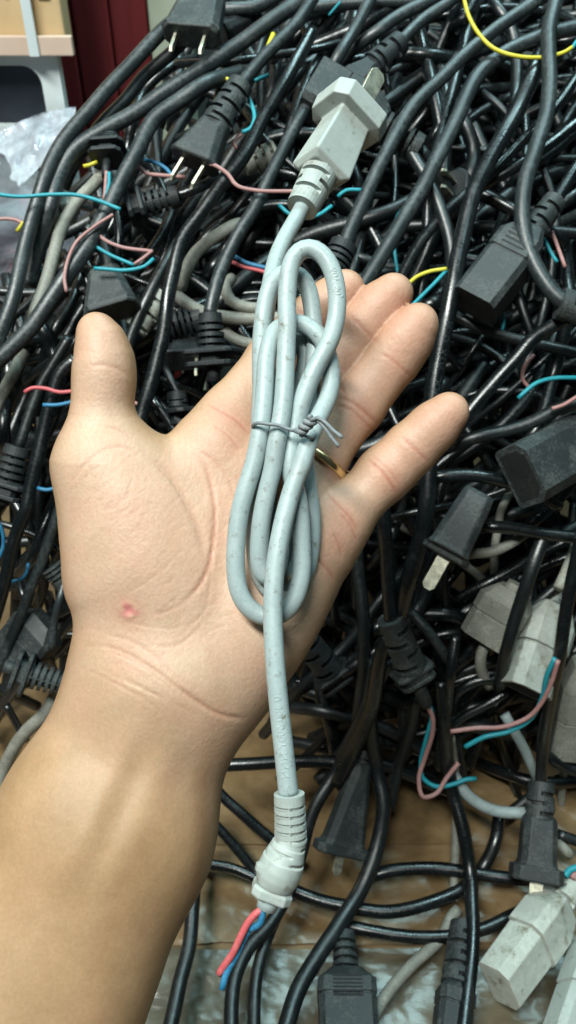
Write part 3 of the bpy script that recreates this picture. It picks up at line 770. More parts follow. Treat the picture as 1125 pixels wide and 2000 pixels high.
wire([(512, 1776, .2282), (500, 1784, .228), (486, 1800, .228), (470, 1830, .228), (455, 1862, .229), (440, 1884, .230), (428, 1902, .231)], .00105, 'red', held)
wire([(514, 1772, .2280), (513, 1788, .2278), (508, 1803, .2278), (498, 1810, .2282), (487, 1815, .2290)], .00098, 'blue', held)
wire([(487, 1815, .2292), (474, 1838, .230), (462, 1866, .230), (450, 1886, .230), (440, 1908, .2295), (434, 1932, .229)], .00098, 'blue', held)

# wire tie round the bundle, knot and two loose ends
tie = thing('wire_tie', P(600, 838, .238), 'thin grey wire tie knotted round the middle of the coiled cord', 'tie')
loop = [(497, 840, .2455), (494, 831, .2425), (503, 826, .2402), (522, 828, .2395), (545, 831, .2392), (562, 838, .2390), (578, 842, .2395), (594, 850, .2398), (608, 855, .2400), (614, 850, .2420), (614, 842, .2460), (600, 846, .2540), (560, 840, .2580), (520, 838, .2540), (500, 842, .2480)]
pth = spline([P(*c) for c in loop], .001); v, f = tube_data(pth, .00055, 10); lp = mesh_obj('tie_loop', v, f, M['greyold'] if False else M['blackg'], tie)
def twist(c0, c1, turns, r, rad, ph):
    n = 60; out = []
    a = P(*c0); b_ = P(*c1); d_ = b_ - a; fr = Fr(a, b_)
    for i in range(n + 1):
        t_ = i / n; an = turns * 2 * math.pi * t_ + ph
        out.append(a + d_ * t_ + rad * (math.cos(an) * fr.x + math.sin(an) * fr.y))
    return np.array(out)
M['tie'] = pvc('grey_wire_tie_plastic', (.15, .17, .18), (.30, .33, .33), .6, .45, 150)
lp.data.materials[0] = M['tie']
for ph in (0, math.pi):
    v, f = tube_data(twist((583, 846, .2385), (612, 818, .2350), 1.6, 0, .0010, ph), .00085, 10); mesh_obj('tie_knot', v, f, M['tie'], tie)
for pts in ([(606, 822, .2345), (620, 816, .2335), (636, 826, .2325), (652, 842, .2320), (669, 855, .2315)], [(604, 824, .2355), (618, 820, .2345), (632, 833, .2335), (648, 855, .2330), (662, 872, .2325)]):
    pth = spline([P(*c) for c in pts], .001); v, f = tube_data(pth, .00062, 8); mesh_obj('tie_end', v, f, M['tie'], tie)
# ------------------------------------------------------------------ the heap
def pts3(pts, lift=0):
    """photo points (x, y[, extra lift mm]) laid on the heap's surface, raised by lift mm"""
    out = []
    for p_ in pts:
        x, y = p_[:2]; e = p_[2] if len(p_) > 2 else 0
        out.append(P(x, y, pd(x, y) - (lift + e) / 1000))
    return np.array(out)
def rad(w, x, y, lift): return w / 2 * (pd(x, y) - lift / 1000) / FPX
def wob(path, seed, amp=.0007):
    out = path.copy()
    for i, c in enumerate(path):
        n_ = mnoise.noise_vector(Vector(c * 38) + Vector((seed, 0, 0))); out[i] += amp * np.array(n_)
    return out
SEED = [0]
def cable(pts, w, mat, lift=0, parent=None, label=None, group=None, n=12, cut=True):
    """a length of cable; a thing of its own without parent"""
    SEED[0] += 1.37
    path = wob(spline(pts3(pts, lift), .003), SEED[0]); mid = pts[len(pts) // 2]
    r = rad(w, mid[0], mid[1], lift)
    v, f = tube_data(path, r, n)
    o = mesh_obj('cable', v, f, M[mat], parent)
    if parent is None: tag(o, label, 'cable', group)
    return o, path, r
def cord_thing(label, at, lift=0, cat='power cord', name='power_cord'):
    return thing(name, P(at[0], at[1], pd(*at[:2]) - lift / 1000), label, cat)
def cw(pts, mat, lift, parent=None, label=None, w=8.5):
    """coloured wire: core of a cut cord, or a loose one"""
    path = spline(pts3(pts, lift), .002); r = rad(w * .88, pts[0][0], pts[0][1], lift)
    v, f = tube_data(path, r, 8)
    o = mesh_obj('core_wire' if parent else 'loose_wire', v, f, M[mat], parent)
    if parent is None: tag(o, label, 'wire')
    return o
def fr_px(a, b, lift, roll=0, la=0, lb=0):
    return Fr(P(a[0], a[1], pd(*a) - (lift + la) / 1000), P(b[0], b[1], pd(*b) - (lift + lb) / 1000), math.radians(roll))
def add(name, vf, mat, parent, bev=.0006, smooth=False):
    o = mesh_obj(name, vf[0], vf[1], M[mat], parent, smooth=smooth)
    return bevel(o, bev) if bev else o
def plug(root, fr, mat, fw=.0125, fh=.0095, bw=.0085, bh=.0075, boot=.36, br=.0058, slots=4, style='stagger', pl=.016, gap=.0063, fl=.005, neck=None, only=None, wid=.0063, flat=False):
    """two pin plug: slotted boot, body, flange and flat pins"""
    L_ = fr.L; zb = L_ * boot
    if boot > 0: add('strain_relief', boot_data(fr, 0, zb + .002, br * .92, br * 1.1, slots, style), mat, root, 0)
    nb = neck or bw * .82
    body = add('plug_body', loft(fr, [(zb, nb * .8, bh * .7, .002), (zb + .002, nb * .95, bh * .9, .003), (zb + .006, nb * 1.02, bh, .0036), (L_ - fl - .003, bw, bh * 1.05, .0032), (L_ - fl, bw * 1.08, bh * 1.1, .003), (L_ - fl + .0006, fw, fh, .0035), (L_ - .001, fw, fh, .0035), (L_, fw * .96, fh * .95, .0035)]), mat, root, .0009)
    if pl > 0: prongs(fr, L_, pl, gap, M['prong'], body, wid, .0016, only, flat)
    return body
def connector(root, fr, mat, w=.0135, h=.0095, boot=.28, br=.0056, slots=4, style='stagger', groove=.55, face=True, ch=.004, ch2=.0012, ribs=0, step=0.0008):
    """appliance connector: slotted boot, chamfered block with a step round its middle, three slots in its end"""
    L_ = fr.L; zb = L_ * boot; zg = zb + (L_ - zb) * groove
    if boot > 0: add('strain_relief', boot_data(fr, 0, zb + .002, br * .92, br * 1.1, slots, style), mat, root, 0)
    body = add('connector_body', loft(fr, [(zb, w * .55, h * .62, .002, .001), (zb + .002, w * .66, h * .74, .002, .001), (zb + (zg - zb) * .45, w, h, ch, ch2), (zg - .0008, w, h, ch, ch2), (zg - .0006, w - step, h - step, ch, ch2), (zg + .0004, w - step, h - step, ch, ch2), (zg + .0006, w - step * .4, h - step * .4, ch, ch2), (L_, w - step * .6, h - step * .6, ch, ch2)]), mat, root, .0005)
    if face:
        for x_, y_ in ((-.0055, -.0015), (.0055, -.0015), (0, .0025)):
            add('pin_slot', box_data(fr, x_ - .0011, x_ + .0011, y_ - .003, y_ + .003, L_ - .001, L_ + .00025), 'hole', body, 0)
        add('face_recess_shade', loft(fr, [(L_ - .0005, w * .78, h * .74, ch * .8, .001), (L_ + .00012, w * .78, h * .74, ch * .8, .001)]), 'hole', body, 0)  # flat dark plate painted as the shaded recess
    for k in range(ribs):
        z_ = zb + (zg - zb) * (.42 + k * .13)
        add('grip_rib', box_data(fr, -w * .5, w * .5, h * .9, h + .0002, z_, z_ + .0009), 'hole', body, 0)
    return body
def grommet(root, fr, mat, r=.0062, slots=4, style='ring', fa=.55, fw=.0115, fh=.0085, stub=.0034, two=True, tilt=.003):
    """moulded cord bushing: ribbed boot, two square collars, short stub"""
    L_ = fr.L
    add('strain_relief', boot_data(fr, 0, L_ * fa, r * .85, r * 1.05, slots, style, .68), mat, root, 0)
    c_ = [(L_ * fa - .0005, fw * .8, fh * .8, .002), (L_ * fa + .0004, fw, fh, .0025), (L_ * fa + .0024, fw, fh, .0025)]
    add('collar', loft(fr, c_), mat, root, .0005)
    z_ = L_ * fa + .0022
    add('sleeve', loft(fr, [(z_, r * .85, r * .8, .002), (z_ + .0042, r * .85, r * .8, .002)]), mat, root, 0)
    if two:
        add('collar', loft(fr, [(z_ + .0040, fw * .92, fh * .95, .0025), (z_ + .0064, fw * .92, fh * .95, .0025)]), mat, root, .0005)
    v, f = lathe(fr, [(z_ + .004, stub), (L_, stub * .95), (L_ + .0001, stub * .8)], lambda k_, zz, a_: k_, 20); add('stub', (v, f), mat, root, 0, True)

# ---- long cables that can be followed with the eye -------------------------------------------
CABLES = [  # label, points (x, y[, lift]), width px, material, lift mm
 ('thick black cable arching down the left edge of the heap, outermost against the red door', [(430, -25), (395, 0), (320, 55), (250, 130), (200, 185), (125, 275), (93, 335), (68, 410), (47, 491), (19, 600), (-20, 700)], 29, 'blackg', 30),
 ('black cable just inside the outermost arch, running behind its neighbour', [(420, 15), (345, 95), (280, 150), (240, 200), (190, 255), (150, 310), (118, 380, -8), (95, 450, -16)], 25, 'black2', 17),
 ('thick matt black cable sweeping down to the heap\'s left corner below the red door', [(640, -30), (563, 20), (475, 80), (415, 120), (330, 175), (270, 215), (205, 253), (150, 290), (118, 340), (98, 400), (78, 470, -8), (55, 560, -14)], 31, 'blackg', 26),
 ('thick glossy black cable running from the two pin plug down past the thumb tip', [(470, 140, -14), (400, 165), (342, 202), (299, 236), (268, 295), (236, 354), (205, 420), (177, 470), (149, 512), (110, 568), (62, 637), (0, 700), (-40, 735)], 32, 'blackg', 30),
 ('black cable running down beside the thumb into the gap at its base', [(610, 60, -6), (563, 150), (515, 230), (470, 315), (430, 365), (395, 415), (355, 470), (337, 540), (326, 600), (318, 655), (303, 720), (282, 790), (265, 860), (250, 930, -8)], 28, 'black', 28),
 ('slimmer black cable crossing behind the thumb-side cable', [(350, 470, -6), (320, 520), (285, 590), (255, 660), (235, 740)], 23, 'black2', 18),
 ('black cable slanting from the top edge into the big dark connector', [(740, -30), (723, 0), (690, 60), (655, 118), (640, 150, -6)], 24, 'blackg', 14),
 ('black cable at the top edge, left of the ribbed plug cable', [(900, -30), (843, 0), (773, 35), (735, 62), (690, 95, -8), (655, 130, -16)], 25, 'blackg', 8),
 ('black cable sweeping over the top right and passing right of the grey plug', [(1075, -25), (1048, 0), (963, 62), (905, 110), (860, 155), (813, 200), (783, 245), (756, 295), (728, 352), (698, 420), (668, 488)], 27, 'blackg', 30),
 ('black cable in a long S from the right edge down to behind the middle fingertip', [(1180, 35), (1125, 52), (1063, 70), (993, 100), (943, 138), (913, 185), (888, 240), (858, 300), (823, 370), (783, 438), (743, 505), (715, 550), (690, 600)], 30, 'blackg', 26),
 ('thick black cable bending down the right side and under a ribbed boot', [(1095, -30), (1080, 20), (1070, 60), (1072, 110), (1073, 165), (1063, 240), (1043, 305), (1025, 361), (1019, 423), (1031, 484), (1056, 540), (1090, 580), (1130, 598)], 31, 'blackg', 36),
 ('black cable slanting in from the right edge under the thick bending one', [(1170, 95), (1125, 155), (1088, 205), (1013, 280), (963, 335), (912, 378), (872, 413), (841, 447), (811, 490), (789, 533), (770, 575)], 22, 'black', 12),
 ('black cable lower down from the right edge, partly under the crossing cables', [(1170, 215), (1125, 240), (1073, 282), (1000, 330), (930, 372, -6), (880, 420, -12)], 23, 'black', 8),
 ('black cable crossing the other way below the dark connector, meeting the fingertips', [(760, 240), (783, 270), (823, 330), (847, 377), (869, 432), (882, 488), (880, 545), (868, 600, -6)], 26, 'black2', 16),
 ('black cable rising from behind the little fingertip to the right edge', [(1170, 590), (1125, 612), (1087, 634), (1041, 662), (1010, 699), (970, 742), (933, 783), (905, 820), (870, 880, -6)], 28, 'black', 26),
 ('slim black cable nearly level, below the boxy black connector', [(870, 600, -8), (903, 625), (949, 643), (995, 659), (1041, 670), (1150, 695)], 22, 'black2', 6),
 ('black cable almost level to the right of the little fingertip', [(1160, 780), (1125, 790), (1087, 802), (1041, 824), (979, 843), (915, 858), (860, 880, -6)], 26, 'black2', 16),
 ('black cable running level into the open black connector', [(800, 945, -10), (853, 932), (903, 928), (949, 933), (1001, 946), (1041, 962), (1090, 990, -8)], 26, 'black', 14),
 ('level black cable right of the plug with the big pale pins', [(930, 1025, -8), (952, 1029), (1010, 1032), (1056, 1041), (1150, 1052)], 25, 'black', 14),
 ('grimy grey cable curving just right of the plug with the big pale pins', [(905, 1085, -6), (930, 1082), (964, 1078), (1000, 1060), (1035, 1035, -8)], 20, 'greyold', 6),
 ('black cable leaning down in front of the dark grey boxy connector', [(1065, 1040, -8), (1043, 1100), (1010, 1195), (990, 1270), (975, 1340, -6)], 27, 'black2', 18),
 ('black cable hanging over the brown box, crossing its three sideways loops', [(860, 1330, -8), (868, 1420), (880, 1530), (905, 1620), (917, 1700), (923, 1800), (918, 1900), (905, 2020)], 27, 'black', 14),
 ('upper sideways black loop lying on the brown box', [(703, 1717, -2), (745, 1705), (788, 1698), (863, 1697), (938, 1708), (1010, 1716), (1060, 1715, -6)], 26, 'black', 6),
 ('middle sideways black loop on the brown box, bending up at its right end', [(540, 1722), (600, 1750), (663, 1768), (763, 1780), (843, 1762), (903, 1735), (945, 1690), (968, 1640), (975, 1590, -8)], 26, 'black', 4),
 ('lowest sideways black loop on the brown box', [(660, 1803, -2), (690, 1812), (763, 1826), (863, 1830), (938, 1815), (990, 1793), (1040, 1770, -6)], 25, 'black', 4),
 ('black cable hanging down left of the flanged plug and off the picture', [(760, 1290, -10), (715, 1380, -4), (661, 1500), (624, 1560), (604, 1610), (590, 1660), (559, 1749), (524, 1811), (487, 1848), (462, 1898), (453, 1960), (452, 2030)], 27, 'black2', 12),
 ('dull black cable hanging beside the left one, by the cut wire ends', [(560, 1752), (535, 1800), (512, 1860), (500, 1920), (494, 2030)], 25, 'black2', 5),
 ('thick black cable hanging right of the flanged plug and crossing down to the left', [(735, 1290, -14), (722, 1390, -6), (735, 1500), (748, 1570), (738, 1650), (703, 1738), (663, 1803), (623, 1862), (583, 1935), (550, 2030)], 31, 'black2', 16),
 ('flat black cable hanging straight down beside the forearm', [(400, 1560), (395, 1630), (381, 1700), (378, 1760), (370, 1840), (350, 1925), (325, 2030)], 28, 'black2', 10),
 ('black cable slanting over the box between forearm and bulb, topmost', [(400, 1500), (425, 1545), (475, 1592), (528, 1640), (570, 1670)], 22, 'black', 4),
 ('black cable slanting over the box between forearm and bulb, second down', [(380, 1575), (405, 1597), (450, 1645), (500, 1705), (530, 1745)], 20, 'black', 3),
 ('nearly level black cable by the forearm just above the box\'s shiny patch', [(370, 1680), (395, 1686), (450, 1695), (505, 1718)], 20, 'black', 2),
 ('level black cable across the dark gap above the brown box', [(420, 1495), (520, 1490), (640, 1488), (740, 1492), (800, 1510, -4), (880, 1545, -12)], 26, 'black', 2),
 ('black cable rising on the left with a ribbed bushing\'s cord beside it', [(150, 700), (118, 733), (100, 780), (87, 836), (72, 898), (59, 951), (51, 990), (30, 1050), (9, 1134), (-15, 1220)], 27, 'black', 24),
 ('dull black cable beside the base of the thumb', [(130, 960, -6), (117, 990), (99, 1044), (78, 1104), (51, 1170), (18, 1254), (-10, 1320)], 21, 'blackg', 10),
 ('grimy grey cable slanting down in the upper left, over the black ones', [(205, 335, -10), (187, 357), (149, 398), (121, 444), (106, 491), (90, 553), (68, 610), (50, 660, -8)], 25, 'greyold', 18),
 ('grimy grey cable at the left edge below the thick glossy black one', [(45, 690, -8), (31, 718), (0, 780), (-25, 840)], 24, 'greyold', 12),
 ('pale grimy cable curving through the shadow above the thumb', [(478, 438, -6), (455, 443), (425, 460), (385, 492), (362, 530), (352, 565, -6)], 25, 'greyold', 8),
 ('pale grimy cable running level into the coil behind the thumb-side bushing', [(340, 572, -6), (365, 592), (400, 612), (450, 622), (500, 624), (560, 622)], 25, 'greyold', 6),
 ('pale grimy cable bent like a hook beside the coil', [(452, 545, -8), (440, 563), (450, 588), (480, 601), (530, 604)], 23, 'greyold', 7),
 ('short grimy cable showing between the coil and index finger', [(435, 640, -4), (455, 660), (490, 671), (540, 672)], 22, 'greyold', 2),
 ('grimy grey cable in the lower left corner beside the forearm', [(105, 1370, -6), (84, 1397), (51, 1428), (24, 1464), (6, 1505), (-15, 1580)], 26, 'greyold', 14),
 ('short cut black cable end in the lower left beside the grey one', [(12, 1378), (28, 1408), (52, 1446)], 15, 'black', 12),
 ('thin grey cut cable end hanging beside the wrist', [(126, 1135, -6), (117, 1170), (108, 1215), (102, 1266)], 15, 'blackg', 18),
 ('white cable curving under the blue and pink wire ends', [(868, 1470, -6), (890, 1520), (920, 1560), (965, 1583), (1030, 1587), (1060, 1580, -8)], 23, 'grey', 12),
 ('straight white cable showing behind the long pink wire', [(985, 1395, -6), (1005, 1430), (1030, 1475), (1055, 1530, -8)], 20, 'grey', 4),
 ('white dirty cable slanting over the brown box at the bottom', [(895, 1775), (882, 1790), (862, 1832), (800, 1890), (740, 1965), (715, 2030)], 23, 'greyold', 2),
 ('grey worn cable running down behind the crossing black cable over the box', [(880, 1440), (888, 1500), (893, 1580), (888, 1680), (886, 1760)], 17, 'greyold', 2),
 ('grey cable bent in an arch in the dark beside the white connector', [(975, 1255, -6), (945, 1265), (938, 1300), (955, 1340, -4)], 22, 'greyold', 2),
 ('glossy black cable curving off the right edge under the white connectors', [(1060, 1465, -4), (1075, 1480), (1100, 1498), (1150, 1512)], 22, 'black', 14),
 ('black cable arching left of the open white connector', [(880, 1390, -6), (895, 1350), (935, 1328), (980, 1326)], 20, 'black', 2),
 ('straight black cable slanting up to the open white connector', [(860, 1440), (900, 1405), (950, 1378), (990, 1352, -4)], 17, 'black', 6),
 ('glossy black cable standing upright left of the long pink wire', [(858, 1500), (863, 1440), (872, 1380), (880, 1310), (890, 1240, -8)], 22, 'black', 8),
 ('dark cable slanting away beside the ribbed bushing with two wires', [(800, 1195, -6), (830, 1225), (858, 1262), (880, 1300, -8)], 21, 'blackg', 2),
 ('matt black cable running left of the two-wire bushing, behind the lettered one', [(690, 1020, -16), (700, 1120, -12), (712, 1250, -4), (700, 1400), (690, 1500, -4)], 26, 'black2', 2),
 ('black cable slanting below the two-wire bushing into the dark', [(815, 1360), (800, 1430), (775, 1500), (760, 1580, -6)], 26, 'black2', 2),
 ('short black cable end leaning against the index finger\'s base', [(285, 765, -4), (305, 790), (330, 825), (352, 862)], 18, 'black', 14),
 ('thin black cable leaning behind the thumb-side cable, above the flat bushing', [(322, 718, -4), (335, 745), (352, 775)], 15, 'black2', 10),
 ('long black cable at the very top, level and dusty', [(540, 20), (610, 15), (700, 5), (800, 2), (900, -8)], 24, 'blackg', -4),
 ('thick black cable at the top edge above the two pin plug\'s cord', [(560, -20), (500, 15), (440, 20), (420, 30, -6)], 26, 'blackg', 6),
]
for lb, pts, w, mt, lift in CABLES: cable(pts, w, mt, lift, None, lb)

# ---- cables with moulded lettering ------------------------------------------------------------
t = cord_thing('thick glossy black cable with moulded letters, passing right of the ring fingertip', (880, 560), 34, 'cable')
o, pth, r_ = cable([(1070, 40, -20), (1048, 130), (1013, 210), (983, 262), (952, 318), (927, 372), (911, 430), (897, 490), (884, 561), (872, 625), (857, 700), (845, 775), (840, 850), (838, 922), (834, 985), (820, 1057), (798, 1133), (780, 1200, -4), (748, 1265, -6), (728, 1370, -6), (700, 1445, -8), (660, 1530, -10)], 34, 'black', 26, t)
i_ = nearest(pth, 842, 775); emboss('SOC  NAX  G  N', pth[::-1].copy(), len(pth) - 1 - i_, .0052, r_, M['blackg'], t, 0.25)
i_ = nearest(pth, 718, 1395); emboss('O  CNVUBE', pth[::-1].copy(), len(pth) - 1 - i_, .0052, r_, M['blackg'], t, 0.0)

# ---- plugs, connectors and bushings with their cords -----------------------------------------
t = cord_thing('dusty black two pin plug pointing down, thin pins toward a pink wire', (390, 290), 30)
fr = fr_px((470, 165), (378, 318), 30, 12, 2, 0)
plug(t, fr, 'plugk', .0135, .0078, .0118, .0072, .50, .0074, 5, 'stagger', .0135, .0062, .003, .0085, wid=.0030)
cable([(630, -30), (600, 15), (563, 62), (515, 112), (472, 163), (455, 190)], 25, 'blackg', 30, t)

t = cord_thing('black two pin plug at the top with its pins over the pale door post', (385, 50), 32)
fr = fr_px((400, -10), (372, 72), 30, 8, 0, 6)
plug(t, fr, 'plugk', .0150, .0072, .0150, .0066, 0, .006, 4, 'stagger', .0120, .0080, .0022, .0125, wid=.0036)

t = cord_thing('big dusty dark grey connector under the grey plug, with a ribbed boot at its right', (660, 170), 22)
fr = fr_px((818, 292), (606, 166), 20, 14, -6, 8)
connector(t, fr, 'plugk', .0150, .0105, .34, .0085, 6, 'ring', .60, True, .003, .0015)
cable([(818, 292), (850, 330, -6), (880, 390, -14)], 28, 'black2', 8, t)

t = cord_thing('small black ribbed plug boot slanting at top centre, behind the dark connector', (740, 110), 10)
fr = fr_px((782, 82), (690, 165), 12, 20)
plug(t, fr, 'plugd', .010, .007, .0085, .006, .52, .0070, 3, 'stagger', 0)
cable([(910, -30), (883, 0), (833, 32), (778, 86)], 23, 'blackg', 12, t)

t = cord_thing('black plug beside the little finger with two wide pale pins pointing down', (890, 1030), 26)
fr = fr_px((938, 962), (868, 1088), 26, 12, 0, 6)
plug(t, fr, 'plugk', .0130, .0090, .0105, .0115, 0, .006, 4, 'stagger', .0185, .0040, .0042, .0085, wid=.0068, flat=True)

t = cord_thing('flanged black plug low in the middle, with one pale pin pointing down', (670, 1640), 10)
fr = fr_px((712, 1465), (664, 1668), 10, -14, 0, 8)
plug(t, fr, 'plugk', .0165, .0078, .0120, .0072, .12, .0048, 2, 'ring', .0115, .0010, .0058, .0062, only=1, wid=.0055, flat=True)

t = cord_thing('black plug hanging at the lower right, its square flange just above a white connector', (1050, 1640), 22)
fr = fr_px((1058, 1528), (1046, 1722), 22, 6, 0, 4)
plug(t, fr, 'plugk', .0142, .0100, .0100, .0085, .34, .0080, 3, 'stagger', .0130, .0020, .0085, .0095, only=1, wid=.0074, flat=True)
cable([(1140, 1040), (1122, 1110), (1107, 1190), (1093, 1280), (1073, 1375), (1060, 1450), (1057, 1535)], 26, 'black', 24, t)

t = cord_thing('dusty charcoal plug standing just above the thumb tip, face hidden', (215, 580), 24)
fr = fr_px((205, 530), (222, 612), 20, 4, 0, 4)
plug(t, fr, 'plugk', .0138, .0085, .0128, .0078, 0, .006, 4, 'stagger', 0, .006, .003, .0092)

t = cord_thing('boxy black connector below a ribbed boot, right of the fingertips', (980, 520), 22)
fr = fr_px((1085, 392), (925, 598), 26, 20, 0, 0)
connector(t, fr, 'plugk', .0122, .0108, .30, .0066, 4, 'stagger', .42, False, .0028, .001, ribs=4)
cable([(1180, 270), (1125, 330), (1100, 368), (1083, 396)], 24, 'black', 26, t)
cw([(1062, 465), (1080, 500), (1088, 512)], 'cyan', 14, t); cw([(1078, 452), (1096, 500), (1104, 522)], 'pink', 14, t)

t = cord_thing('open black connector at the right edge showing its slotted dark face', (1060, 900), 26)
fr = fr_px((1180, 838), (1018, 930), 20, 0, -26, 12)
connector(t, fr, 'plugk', .0165, .0110, 0, .006, 4, 'stagger', .35, True, .005, .002)

t = cord_thing('black ribbed boot cut off by the right edge, on the thick bending cable', (1120, 600), 34)
add('strain_relief', boot_data(fr_px((1092, 592), (1190, 622), 34), 0, .026, .0080, .0085, 4, 'stagger'), 'plugk', t, 0)

t = cord_thing('open white connector with two stepped halves, blue and pink wires across it', (1040, 1270), 20)
fr = fr_px((1088, 1160), (1028, 1350), 16, -12, -30, 8)
connector(t, fr, 'white', .0148, .0110, .12, .0055, 3, 'stagger', .52, True, .0045, .002, 0, .0022)
cable([(1092, 1150), (1110, 1110, -8), (1130, 1060, -14)], 24, 'greyold', 14, t)

t = cord_thing('shadowed dark grey boxy connector half hidden behind the white one', (970, 1200), 2)
fr = fr_px((1010, 1140), (948, 1250), 0, 26)
connector(t, fr, 'greyold', .0150, .0100, .1, .0055, 3, 'stagger', .55, False)

t = cord_thing('big white connector at the lower right, its slotted boot rising to the right', (1030, 1850), 22)
fr = fr_px((1142, 1702), (976, 1928), 20, -14, -2, 4)
connector(t, fr, 'white', .0150, .0110, .30, .0066, 4, 'stagger', .50, False, .0045, .002, 0, .0026)

t = cord_thing('white connector running off the bottom right corner', (1110, 1930), 26)
fr = fr_px((1205, 1770), (1112, 2050), 16, 10)
connector(t, fr, 'greyplug', .0140, .0100, .18, .0060, 3, 'stagger', .60, False, .003, .002, 0, .0012)

t = cord_thing('two pale connector halves at the right edge below the white connector', (1115, 1400), 8)
fr = fr_px((1150, 1290), (1110, 1470), 4, 6)
connector(t, fr, 'greyold', .0120, .0090, 0, .0060, 3, 'stagger', .60, False)

t = cord_thing('dusty black connector at the bottom, ring ribbed boot upward, running off the edge', (675, 1920), 12)
fr = fr_px((672, 1822), (682, 2040), 12, 0)
connector(t, fr, 'plugk', .0155, .0110, .36, .0066, 4, 'ring', .40, False, .003, .002, ribs=6)

t = cord_thing('dark grey slotted bushing at the bottom, behind the hanging black cable', (890, 1910), 8)
fr = fr_px((905, 1805), (880, 2040), 8, 8)
connector(t, fr, 'plugk', .0098, .0085, .50, .0080, 5, 'stagger', .42, False, .003, .002)

t = cord_thing('black ribbed bushing with two square collars, hanging over the index finger', (412, 690), 26)
fr = fr_px((410, 612), (418, 745), 28, 20, 2, 0)
grommet(t, fr, 'plugd', .0068, 4, 'ring', .52, .0135, .0095, .0036)
cable([(640, 165, -16), (600, 208), (563, 272), (525, 350), (500, 402), (465, 460), (430, 530), (416, 580), (410, 618)], 26, 'blackg', 28, t)
cw([(418, 742), (420, 760), (412, 790)], 'cyan', 24, t)

t = cord_thing('grey-black slotted bushing right of the palm, blue and pink wires curling from its end', (800, 1290), 26)
fr = fr_px((762, 1208), (832, 1376), 24, -12)
grommet(t, fr, 'plugk', .0088, 4, 'stagger', .56, .0115, .0085, .0042)
cable([(740, 900, -10), (748, 1000), (754, 1080), (760, 1150), (766, 1215)], 30, 'black', 24, t)
cw([(831, 1372), (845, 1402), (844, 1435), (830, 1480), (818, 1522), (826, 1556), (852, 1550), (872, 1520), (896, 1490)], 'pink', 24, t, w=11)
cw([(838, 1374), (843, 1400), (832, 1445), (822, 1490), (825, 1518), (850, 1536), (885, 1532), (912, 1522), (930, 1521)], 'cyan', 21, t, w=11)

t = cord_thing('black ribbed bushing lying on its side above the teal wire\'s end', (290, 400), 14)
fr = fr_px((348, 383), (232, 412), 14, 10)
grommet(t, fr, 'plugd', .0066, 4, 'ring', .58, .0092, .0085, .0036)
cable([(430, 350, -10), (390, 366), (346, 384)], 20, 'black', 14, t)

t = cord_thing('black ribbed bushing lying level beside the wrist', (70, 1325), 18)
fr = fr_px((132, 1338), (8, 1300), 18, 0)
grommet(t, fr, 'plugk', .0078, 5, 'ring', .60, .0125, .0095, .0038)
cable([(200, 1370, -6), (165, 1350), (128, 1338)], 22, 'black', 18, t)

t = cord_thing('black ring ribbed bushing at the left edge, hanging from a slim black cable', (22, 930), 14)
fr = fr_px((36, 872), (4, 985), 14, 0)
grommet(t, fr, 'plugd', .0080, 4, 'ring', .62, .0110, .0090, .0036)
cable([(134, 659), (103, 712), (81, 749), (62, 799), (46, 848), (36, 876)], 21, 'black2', 14, t)

t = cord_thing('black square collared bushing with blue and pink wires below it, near the red door', (207, 310), 28)
fr = fr_px((214, 262), (206, 345), 22, 6, 0, 4)
grommet(t, fr, 'plugd', .0062, 3, 'ring', .30, .0096, .0085, .0022)
cw([(208, 335), (206, 365), (203, 395), (192, 432), (188, 448), (200, 465), (235, 482), (297, 491)], 'pink', 31, t)
cw([(213, 337), (213, 358), (207, 385)], 'cyan', 32, t)
cw([(178, 447), (179, 472), (208, 494), (262, 518)], 'cyan', 29, t)

t = cord_thing('flat black bushing tucked between thumb and index finger', (365, 800), 10)
fr = fr_px((345, 765), (352, 850), 10, 50)
grommet(t, fr, 'plugd', .0058, 3, 'stagger', .40, .0125, .0075, .0030)

t = cord_thing('dim black ring ribbed boot beside the thumb-side bushing', (360, 640), 2)
add('strain_relief', boot_data(fr_px((395, 622), (328, 640), 2), 0, .020, .0085, .0085, 5, 'ring'), 'plugd', t, 0)
cable([(460, 640, -10), (425, 620), (392, 623)], 22, 'black2', 0, t)

t = cord_thing('black plug in the shadow between thumb and bushing, one thin upright pin', (355, 700), 12)
fr = fr_px((366, 640), (362, 705), 4, 0, -16, 4)
plug(t, fr, 'plugd', .0125, .0070, .0095, .006, 0, .005, 3, 'ring', .0125, .0060, .0022, only=1, wid=.0030)

t = cord_thing('grimy white ribbed boot slanting beside the thumb tip', (290, 610), 12)
add('strain_relief', boot_data(fr_px((318, 572), (258, 650), 12), 0, .024, .0056, .0066, 5, 'stagger'), 'white', t, 0)

t = cord_thing('black ribbed boot just above the middle fingertip, ending the long sweeping cable', (655, 505), 28)
add('strain_relief', boot_data(fr_px((672, 478), (640, 545), 28), 0, .017, .0072, .0078, 4, 'ring'), 'plugd', t, 0)

t = cord_thing('small grimy white ribbed boot half buried left of the grey plug', (510, 310), 6)
add('strain_relief', boot_data(fr_px((478, 322), (545, 298), 6), 0, .018, .0058, .0072, 3, 'ring', .75), 'greyold', t, 0)

t = cord_thing('cream connector chip peeking out under the teal wire', (120, 400), 10)
fr = fr_px((150, 395), (96, 412), 10, 15)
connector(t, fr, 'white', .0080, .0070, 0, .0060, 3, 'stagger', .6, False)

t = cord_thing('black plug with a rounded back seen deep at the top, left of the ribbed boot', (460, 30), 0)
fr = fr_px((505, 25), (430, 62), -4, 30)
plug(t, fr, 'plugd', .0115, .0085, .0100, .0075, .25, .006, 3, 'ring', 0)

